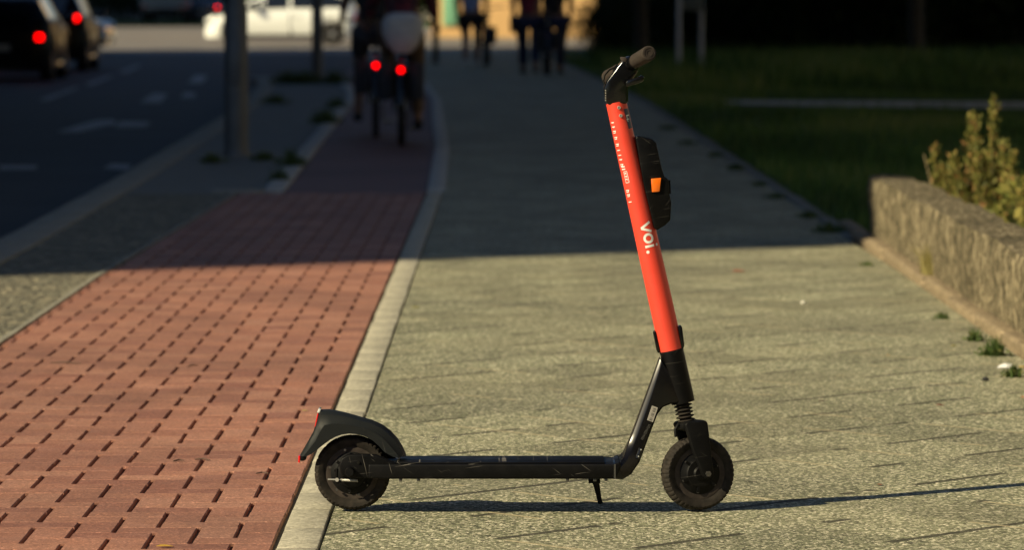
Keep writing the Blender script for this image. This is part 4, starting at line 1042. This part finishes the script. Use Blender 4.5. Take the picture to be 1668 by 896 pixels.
# ------------------------------------------------------------------ bicycles and people
def bicycle(lab, loc, rz, lit=True, grp='bicycles on the path', col=None, pan=True):
    col = col or M['carblack']
    t = thing('bicycle', lab, 'bicycle', loc, rz, grp)
    r = 0.34; ya, yb = -0.52, 0.52
    for y in (ya, yb):
        wv = obj('wheel', MB().lathe([(r - .05, -.024), (r - .008, -.030), (r, 0), (r - .008, .030), (r - .05, .024)], (0, y, r), 'x', 56), M['rubber'], t)
        mb = MB()
        for k in range(16):
            a = k * math.pi / 8; mb.tube([(0.02 * (1 if k % 2 else -1), y, r), (0, y + math.cos(a) * (r - .03), r + math.sin(a) * (r - .03))], 0.0016, 4)
        mb.tube([(-0.045, y, r), (0.045, y, r)], 0.02, 10); obj('spokes', mb, M['steel'], wv)
        pts = [(0, y + math.cos(a) * (r + .03), r + math.sin(a) * (r + .03)) for a in np.linspace(R(20), R(175), 12)]
        obj('mudguard', MB().tube(pts, 0.040, 8, flat=0.25), M['gloss'], t)
    bb = (0, -0.08, 0.29); st_ = (0, -0.22, 0.80); ht = (0, 0.36, 0.88); hb = (0, 0.40, 0.72)
    mb = MB().tube([bb, st_], 0.017, 10).tube([st_, ht], 0.016, 10).tube([bb, hb], 0.019, 10).tube([ht, hb], 0.02, 10)
    for s in (-1, 1):
        mb.tube([bb, (s * .06, ya, r)], 0.009, 8).tube([st_, (s * .06, ya, r)], 0.008, 8); mb.tube([hb, (s * .055, yb - .06, 0.60), (s * .055, yb, r)], 0.012, 8)
    obj('frame', mb, col, t)
    obj('handlebar', MB().tube([ht, (0, .36, 1.02)], 0.013, 10).tube([(-.30, .20, 1.06), (-.22, .33, 1.07), (0, .37, 1.03), (.22, .33, 1.07), (.30, .20, 1.06)], 0.012, 10), M['gloss'], t)
    sd = obj('saddle', MB().tube([(0, -.40, .93), (0, -.34, .945), (0, -.22, .94), (0, -.08, .935)], [0.05, 0.085, 0.055, 0.02], 14, flat=0.45), M['cblack'], t)
    obj('seat_post', MB().tube([st_, (0, -.26, .92)], 0.013, 10), M['steel'], sd)
    rk = MB()
    for s in (-1, 1): rk.tube([(s * .06, -.25, .72), (s * .06, -.70, .74)], 0.006, 6).tube([(s * .06, -.66, .74), (s * .07, ya, r)], 0.005, 6)
    rk.tube([(-.06, -.70, .74), (.06, -.70, .74)], 0.006, 6); rk = obj('rack', rk, M['gloss'], t)
    obj('rear_light', MB().lathe([(0.0001, -.02), (0.020, -.02), (0.024, 0), (0.0001, .004)], (0, -.735, .66 if lit else .64), 'y', 16), M['tail'] if lit else M['dim'], rk)
    if pan:
        for s in (-1, 1): obj('pannier', MB().box((s * .135, -.52, .56), (.12, .30, .32)), M['cdark'], rk, bevel=.03)
    mb = MB().disc(bb, 0.09, 0.006, 'x'); cr_ = obj('crank', mb.tube([(0.06, -0.08, .29), (0.07, -0.08 + .05, .13)], 0.01, 8).tube([(-0.06, -0.08, .29), (-0.07, -0.13, .45)], 0.01, 8), M['dsteel'], t)
    for s, y, z in ((1, -.03, .13), (-1, -.13, .45)): obj('pedal', MB().box((s * .12, y, z), (.09, .09, .02)), M['gloss'], cr_)
    return t
def skinmesh(name, nodes, edges, m, parent, sub=2, root=0):
    me = bpy.data.meshes.new(name); me.from_pydata([n_[0] for n_ in nodes], edges, [])
    o = bpy.data.objects.new(name, me); COL.objects.link(o)
    sk = o.modifiers.new('s', 'SKIN'); sk.use_smooth_shade = True; sk.branch_smoothing = 0.6
    ss = o.modifiers.new('u', 'SUBSURF'); ss.levels = sub; ss.render_levels = sub
    for i, n_ in enumerate(nodes):
        r = n_[1]; me.skin_vertices[0].data[i].radius = r if hasattr(r, '__len__') else (r, r)
    me.skin_vertices[0].data[root].use_root = True
    dg = bpy.context.evaluated_depsgraph_get(); nm = bpy.data.meshes.new_from_object(o.evaluated_get(dg))
    o.modifiers.clear(); o.data = nm; nm.materials.clear(); nm.materials.append(m); nm.shade_smooth(); o.parent = parent
    return o
def person(lab, loc, rz, pose, top, legs_m, shoe_m, short=False, longsleeve=False, grp='people ahead on the path', skin=None):
    """pose: joint positions, facing +y"""
    t = thing('person', lab, 'person', loc, rz, grp); p = {k: Vector(v) for k, v in pose.items()}
    N_ = []; E = []; ix = {}
    def add(k, pos, r, frm=None):
        N_.append((tuple(pos), r)); ix[k] = len(N_) - 1
        if frm is not None: E.append((ix[frm], ix[k]))
    up = (p['neck'] - p['hip']).normalized()
    add('hip', p['hip'], 0.125); add('waist', p['hip'].lerp(p['neck'], .4), (0.13, 0.10), 'hip'); add('chest', p['hip'].lerp(p['neck'], .78), (0.15, 0.115), 'waist')
    add('neck', p['neck'], 0.055, 'chest'); hd_ = p['head']; add('jaw', p['neck'].lerp(hd_, .55) + Vector((0, .02, 0)), (0.062, 0.062), 'neck'); add('head', hd_, (0.078, 0.09), 'jaw'); add('crown', hd_ + up * 0.0 + Vector((0, 0, .09)), (0.055, 0.065), 'head')
    for s in ('l', 'r'):
        add('sh' + s, p['sh' + s], 0.052, 'chest'); add('el' + s, p['el' + s], 0.040, 'sh' + s); add('wr' + s, p['wr' + s], 0.028, 'el' + s)
        hdv = (p['wr' + s] - p['el' + s]).normalized(); add('pm' + s, p['wr' + s] + hdv * .07, (0.038, 0.020), 'wr' + s)
        add('th' + s, p['hip'].lerp(p['kn' + s], .18) + Vector(((-.09 if s == 'l' else .09), 0, -.02)), 0.09, 'hip'); add('kn' + s, p['kn' + s], 0.058, 'th' + s)
        add('cf' + s, p['kn' + s].lerp(p['an' + s], .35) + Vector((0, -.015, 0)), 0.056, 'kn' + s); add('an' + s, p['an' + s], 0.036, 'cf' + s); add('to' + s, p['to' + s], (0.036, 0.026), 'an' + s)
    sk_ = skin or M['skin']
    body = skinmesh('body', N_, E, sk_, t)
    for s in ('l', 'r'):                       # fingers, curled
        c = N_[ix['pm' + s]][0]; hdv = (p['wr' + s] - p['el' + s]).normalized(); sd_ = Vector((0, 0, 1)).cross(hdv); sd_ = sd_.normalized() if sd_.length > .1 else Vector((0, 1, 0))
        fg = MB()
        for q in range(4):
            b = Vector(c) + sd_ * (-.027 + .018 * q) + hdv * .012; ln = (.055, .065, .062, .048)[q]; dn = Vector((0, 0, -1)) if abs(hdv.z) < .7 else Vector((0, .6, -.3))
            fg.tube([b, b + hdv * ln * .5 + dn * .008, b + hdv * ln * .7 + dn * .034], [.0095, .009, .007], 8)
        b = Vector(c) + sd_ * .03 - hdv * .02; fg.tube([b, b + sd_ * .022 + hdv * .02, b + sd_ * .024 + hdv * .045], [.011, .010, .008], 8)
        obj('fingers', fg, sk_, t)
    # face on the head
    fc = MB().tube([hd_ + Vector((0, .085, .01)), hd_ + Vector((0, .108, -.022))], [.008, .014], 8); obj('nose', fc, sk_, t)
    for s in (-1, 1):
        obj('eye', MB().disc(hd_ + Vector((s * .03, .083, .012)), .011, .012), M['hair'], t); obj('ear', MB().disc(hd_ + Vector((s * .08, -.005, -.005)), .03, .015, 'x', 14), sk_, t)
    obj('mouth', MB().box(hd_ + Vector((0, .083, -.05)), (.045, .01, .01)), M['dim'], t)
    skinmesh('hair', [(tuple(hd_ + Vector((0, -.035, -.03))), (.075, .06)), (tuple(hd_ + Vector((0, -.02, .04))), (.088, .088)), (tuple(hd_ + Vector((0, 0, .105))), (.062, .07))], [(0, 1), (1, 2)], M['hair'], t)
    # clothes
    Tn = [(N_[ix['hip']][0], 0.138), (N_[ix['waist']][0], (.148, .118)), (N_[ix['chest']][0], (.165, .13)), (tuple(p['neck'] - up * .04), .07)]; Te = [(0, 1), (1, 2), (2, 3)]
    for s in ('l', 'r'):
        i0 = len(Tn); Tn.append((tuple(p['sh' + s]), .066)); Te.append((2, i0)); Tn.append((tuple(p['sh' + s].lerp(p['el' + s], .6 if not longsleeve else 1.0)), .056)); Te.append((i0, i0 + 1))
        if longsleeve: Tn.append((tuple(p['el' + s].lerp(p['wr' + s], .9)), .042)); Te.append((i0 + 1, i0 + 2))
    skinmesh('shirt', Tn, Te, top, t, root=1)
    Pn = [(tuple(p['hip'] + Vector((0, 0, -.01))), .145)]; Pe = []
    for s in ('l', 'r'):
        i0 = len(Pn); th = Vector(N_[ix['th' + s]][0]); Pn.append((tuple(th), .108)); Pe.append((0, i0)); Pn.append((tuple(th.lerp(p['kn' + s], .62 if short else 1)), .088 if short else .073)); Pe.append((i0, i0 + 1))
        if not short: Pn.append((tuple(p['kn' + s].lerp(p['an' + s], .45)), .068)); Pe.append((i0 + 1, i0 + 2)); Pn.append((tuple(p['kn' + s].lerp(p['an' + s], .93)), .055)); Pe.append((i0 + 2, i0 + 3))
    skinmesh('shorts' if short else 'trousers', Pn, Pe, legs_m, t)
    for s in ('l', 'r'):
        a, b = p['an' + s], p['to' + s]; hl = a + (a - b).normalized() * .05
        skinmesh('shoe', [(tuple(Vector((hl.x, hl.y, b.z + .012))), (.042, .042)), (tuple(a.lerp(b, .4) + Vector((0, 0, -.01))), (.046, .046)), (tuple(b), (.044, .034))], [(0, 1), (1, 2)], shoe_m, t)
    return t
ride = dict(hip=(0, -.22, 1.02), neck=(0, .12, 1.48), head=(0, .20, 1.66), shl=(-.19, .08, 1.42), shr=(.19, .08, 1.42), ell=(-.27, .16, 1.20), elr=(.27, .16, 1.20), wrl=(-.29, .22, 1.10), wrr=(.29, .22, 1.10),
            knl=(-.12, .14, .80), knr=(.13, .10, .62), anl=(-.13, -.16, .52), anr=(.14, -.06, .22), tol=(-.14, -.02, .47), tor=(.15, .10, .15))
ride2 = dict(ride); ride2.update(knl=(-.13, .10, .62), anl=(-.14, -.06, .22), tol=(-.15, .10, .15), knr=(.12, .14, .80), anr=(.13, -.16, .52), tor=(.14, -.02, .47))
xr_, yr_ = G(652, 237); xl_, yl_ = G(609, 223)
bicycle('bicycle with a lit red rear light ridden by the right-hand cyclist', (xr_, yr_ + 0.5, 0), R(1), True, 'bicycles of the two cyclists')
person('cyclist riding away in a dark red checked shirt and brown trousers', (xr_, yr_ + 0.5, 0), R(1), ride, M['cplaid'], M['cbrown'], M['cblack'], longsleeve=True, grp='two cyclists side by side')
bicycle('bicycle with a lit red rear light ridden by the left-hand cyclist', (xl_, yl_ + 0.5, 0), R(2), True, 'bicycles of the two cyclists')
person('cyclist riding away in black clothes on the left of the pair', (xl_ - .02, yl_ + 0.5, 0), R(2), ride2, M['cblack'], M['cdark'], M['cblack'], short=True, grp='two cyclists side by side')
t = thing('bag', 'pale grey rounded bag on the lower back of the right-hand cyclist', 'bag', (xr_ + .02, yr_ + 0.06, 0.80))
mb = MB().lathe([(0.0001, 0.0), (0.07, 0.0), (0.135, 0.07), (0.178, 0.17), (0.18, 0.26), (0.15, 0.325), (0.08, 0.35), (0.0001, 0.352)], axis='z', n=32).xf(Matrix.Diagonal((1, .55, 1, 1)))
obj('bag_body', mb, M['bagc'], t)
obj('bag_flap', MB().box((0, -.085, .27), (.22, .03, .10)), M['bagc'], t, bevel=0.01)
for s_ in (-1, 1): obj('strap', MB().tube([(s_ * .08, .04, .33), (s_ * .13, .20, .60), (s_ * .12, .38, .62)], .012, 8), M['cdark'], t)
walk = dict(hip=(0, 0, .95), neck=(0, .03, 1.48), head=(0, .06, 1.64), shl=(-.19, .02, 1.41), shr=(.19, .02, 1.41), ell=(-.205, -.05, 1.14), elr=(.205, .10, 1.15), wrl=(-.185, .06, .90), wrr=(.19, .26, .98),
            knl=(-.075, .10, .52), knr=(.075, -.02, .50), anl=(-.07, .12, .10), anr=(.07, -.26, .16), tol=(-.08, .26, .035), tor=(.08, -.16, .05))
walk2 = dict(walk); walk2.update(knl=(-.075, -.02, .50), knr=(.075, .10, .52), anl=(-.07, -.26, .16), anr=(.07, .12, .10), tol=(-.08, -.16, .05), tor=(.08, .26, .035))
x, y = G(768, 107); pw1 = person('person walking away in a pale blue shirt, black shorts and white shoes', (x, y, 0), R(-3), walk2, M['cblue'], M['cblack'], M['wshoe'], short=True, grp='people walking ahead')
bicycle('dark bicycle pushed on the right of the walker in the blue shirt', (G(793, 106)[0], y + .35, 0), R(-2), False, 'bicycles pushed by walkers')
x, y = G(862, 121); pw2 = person('person walking away in a wine red top and navy trousers', (x, y, 0), R(2), walk, M['cwine'], M['cjean'], M['cblack'], grp='people walking ahead')
x, y = G(905, 121); pw3 = person('person in a black top beside the wine red one, pushing a bicycle', (x - .02, y, 0), R(-2), walk2, M['cblack'], M['cjean'], M['cblack'], grp='people walking ahead')
bicycle('blue framed bicycle between the two rightmost walkers', (G(890, 121)[0], y - .2, 0), R(2), False, 'bicycles pushed by walkers', M['carblue'])
for q in (pw1, pw2, pw3): q.scale = (1.3, 1.1, 1.0)
x, y = G(848, 118); o = thing('handbag', 'dark bag hanging at the left side of the person in wine red', 'bag', (x - .12, y + .1, .80), 0)
obj('bag_body', MB().box((0, 0, 0.0), (.12, .30, .28)), M['cblack'], o, bevel=0.03); obj('strap', MB().tube([(0, -.1, .12), (.04, 0, .55), (0, .1, .12)], .012, 8), M['cblack'], o)

# ------------------------------------------------------------------ trees and shrubs
def make_crown(n, lobes, size):
    v, f, tn = leaf_quads(blob_points(n, lobes), size); return v, f, tn
def tree(loc, h, cr, lab, trunk_r=0.2, n=7000, m=LEAF_DARK, low=0.38):
    t = thing('tree', lab, 'tree', loc, random.uniform(0, 6), 'trees at the back of the lawn')
    tr = MB().tube([(0, 0, -.05), (0.03, 0, 0.3), (0.08, 0.05, h * .3), (0, .1, h * .6), (.1, 0, h * .88)], [trunk_r * 1.35, trunk_r, trunk_r * .8, trunk_r * .5, trunk_r * .15], 14)
    lobes = []
    for k in range(11):
        a = k * 2.4; zz = h * (low + (0.95 - low) * ((k + .5) / 11)); rr = cr * .62 * math.sqrt(max(.1, 1 - ((zz / h - .62) / .42) ** 2)); c = (math.cos(a) * rr, math.sin(a) * rr, zz)
        lobes.append((c, cr * random.uniform(.36, .52))); tr.tube([(0, 0, zz * .72), (c[0] * .5, c[1] * .5, zz * .9), c], [trunk_r * .3, trunk_r * .18, trunk_r * .06], 6)
    obj('trunk', tr, M['bark'], t)
    v, f, tn = make_crown(n, lobes, 0.34); raw('crown', v, f, m, t, tn); return t
x, y = G(1063, 108)
tree((x, y + 6, 0), 11, 4.2, 'dark tree whose trunk stands behind the park sign', 0.14, low=.22)
for k, (tx, ty, lab) in enumerate(((5.2, 90, 'shaded tree deep in the thicket right of the park sign'), (8.3, 86, 'shaded tree near the right side of the thicket'), (11.2, 91, 'shaded tree at the right photo edge of the thicket'), (3.8, 97, 'tall tree at the back of the thicket behind the sign'), (14.5, 80, 'tree beyond the right photo edge beside the lawn'))):
    tree((tx, ty, 0), 12 + k, 4.6, lab, 0.17, low=.2)
# bushes: a few shapes, copied
def bush(n, r, h, size=0.11):
    lobes = [((random.uniform(-r, r) * .6, random.uniform(-r, r) * .6, random.uniform(.15, .75) * h), random.uniform(.30, .46) * h) for _ in range(9)]
    return make_crown(n, lobes, size)
bsh = []
for k in range(3):
    v, f, tn = bush(5200, 1.1, 2.2); me = raw('bush', v, f, LEAF_DARK, attr=tn); bsh.append(me)
spots = [(2.0, 87.0, .62, 'rounded dark bush at the pavement edge beside the walkers'), (2.9, 89.2, .9, 'dark bush left of the park sign'), (4.3, 90, 1.0, 'dark bush right behind the park sign'), (5.7, 89.4, 1.0, 'dark bush third from the park sign'),
         (7.1, 90, 1.05, 'dark bush in the middle of the black thicket'), (8.6, 89.5, 1.0, 'dark bush right of the middle of the thicket'), (10.1, 90, 1.1, 'dark bush second from the right photo edge'), (11.6, 89.6, 1.05, 'dark bush at the right photo edge at the back'),
         (13.2, 90, 1.1, 'dark bush just outside the right photo edge')]
for k, (bx, by, s, lab) in enumerate(spots):
    o = bsh[k] if k < 3 else dup(bsh[k % 3]); o.location = (bx, by, 0); o.scale = (s, s, s); o.rotation_euler = (0, 0, k * 1.3); tag(o, lab, 'bush', 'dark bushes at the back of the lawn')
for k in range(9):
    o = dup(bsh[k % 3]); o.location = (-24 + 2.5 * k, 214, 0); o.scale = (1.9,) * 3; o.rotation_euler = (0, 0, k * 1.1); tag(o, 'dark bush in the row beyond the far road at the top left', 'bush', 'bushes beyond the far road')

t = thing('hedge', 'long dark clipped hedge closing the back of the lawn behind the bushes', 'hedge', (0, 0, 0))
obj('twigs', MB().box((10.3, 96.5, 0.95), (16.6, 0.7, 1.9)), M['bark'], t)
n = 16000; p = np.stack([1.9 + rng.random(n) * 16.8, 96.5 + (rng.random(n) - .5) * 1.2, rng.random(n) * 2.3], 1)
v, f, tn = leaf_quads(p, 0.12); raw('foliage', v, f, LEAF_DARK, t, tn)
def sky_block_tree(loc, lab, h=13.5, cr=6.2):  # trees added out of view so their crowns block sky light over the path
    t = thing('tree', lab, 'tree', loc, 0, 'unseen trees added to block sky light')
    tr = MB().tube([(0, 0, -.05), (0, 0, .4), (.1, .05, h * .35), (0, .1, h * .65), (.1, 0, h * .9)], [.36, .25, .20, .13, .04], 16); lobes = []
    for k in range(16):
        a = k * 2.4; q = (k + .5) / 16; zz = h * (.36 + .6 * q); rr = cr * .75 * math.sqrt(max(.1, 1 - ((q - .4) / .75) ** 2)); c = (math.cos(a) * rr, math.sin(a) * rr, zz)
        lobes.append((c, cr * random.uniform(.30, .42))); tr.tube([(0, 0, zz * .7), (c[0] * .5, c[1] * .5, zz * .88), c], [.10, .06, .02], 6)
    obj('trunk', tr, M['bark'], t); v, f, tn = make_crown(14000, lobes, 0.46); raw('crown', v, f, LEAF_DARK, t, tn); return t
t0 = sky_block_tree((6.6, 34, 0), 'unseen tall tree added on the lawn nearest the wall, crown blocking sky light')
for (tx, ty, lab) in ((7.8, 46, 'unseen tall tree added on the lawn, second from the wall'), (9.4, 58, 'unseen tall tree added on the lawn, third from the wall'), (11.0, 70, 'unseen tall tree added on the lawn, farthest from the wall'),
        (-11.4, 38, 'unseen tall tree added across the road, nearest'), (-12.0, 51, 'unseen tall tree added across the road, second'), (-12.8, 64, 'unseen tall tree added across the road, third')):
    dup(t0, loc=(tx, ty, 0), rz=tx, label=lab)

# ------------------------------------------------------------------ buildings
def block(lab, x0, x1, y0, y1, h, m, floors, face, nwin, name='apartment_block', win=True):
    t = thing(name, lab, 'building', ((x0 + x1) / 2, (y0 + y1) / 2, -0.115)); cx_, cy_ = (x0 + x1) / 2, (y0 + y1) / 2; W_, D_ = x1 - x0, y1 - y0
    obj('wall', MB().box((0, 0, h / 2), (W_, D_, h)), m, t, smooth=False)
    obj('roof', MB().box((0, 0, h + .2), (W_ + .6, D_ + .6, .4)), M['roof'], t, bevel=0.05)
    if win:
        fh = h / floors
        mbw = MB().box((0, 0, 0), (.06, 1.3, 1.5)) if face == 'x' else MB().box((0, 0, 0), (1.3, .06, 1.5))
        w0 = obj('window', mbw, M['glass'], t)
        fr = MB()
        for dy, dz, sy, sz in ((0, .79, 1.5, .09), (0, -.79, 1.6, .09), (.69, 0, .09, 1.5), (-.69, 0, .09, 1.5), (0, 0, .06, 1.5)):
            if face == 'x': fr.box((.02, dy, dz), (.12, sy, sz))
            else: fr.box((dy, -.02, dz), (sy, .12, sz))
        obj('frame', fr, M['cgrey'], w0, smooth=False)
        first = True
        for i in range(1 if name == 'shop_building' else 0, floors):
            for k in range(nwin):
                u = -.5 + (k + .5) / nwin; z = (i + .55) * fh
                loc = (W_ / 2 + .01, u * D_, z) if face == 'x' else (u * W_, -D_ / 2 - .01, z)
                if first: w0.location = loc; first = False
                else: dup(w0, loc=loc, parent=t)
    return t
# the tall block out of frame to the left, whose near corner throws the shadow edge across the path
d_ = Vector((math.cos(R(27.3)), math.sin(R(27.3))))
cxn = -26.0; cyn = 19.62 - (-2.38 - cxn) * math.tan(R(SUN_AZ - 1.0)) - 0.6
block('tall grey apartment block across the road whose shadow falls over the path', -40, cxn, cyn, 89, 36, M['block'], 10, 'x', 9)
block('unseen grey block added on the far left to shade the ground beyond the junction', -85, -62, 152, 260, 40, M['block'], 10, 'x', 8)  # added out of view to throw shadow on the ground past the junction
# ochre building straight ahead
t = block('ochre building with a mint green panel behind the walkers', -2.6, 16, 135, 147, 9, M['ochre'], 3, 'y', 6, 'shop_building', True)
for (px0, px1, m_, nm) in ((722, 744, M['mint'], 'door_panel'),):
    xa = (px0 - CX) * 135 / F; xb = (px1 - CX) * 135 / F
    obj(nm, MB().box(((xa + xb) / 2 - 6.7, -6.03, 1.45), (xb - xa, .1, 2.1)), m_, t, bevel=0.01)
block('unseen grey block added behind the camera to cut sky light and reflections', -12, 45, -60, -42, 26, M['block'], 8, 'x', 4)  # added out of view to dim the sky fill and darken reflections
block('unseen grey block added right of the lawn to cut sky light', 34, 46, -30, 84, 24, M['block'], 7, 'y', 4)  # added beyond the frame to lower the sky fill and deepen shadows
block('dark grey building closing the far road behind the vans', -60, -4, 224, 240, 14, M['block'], 4, 'y', 12)
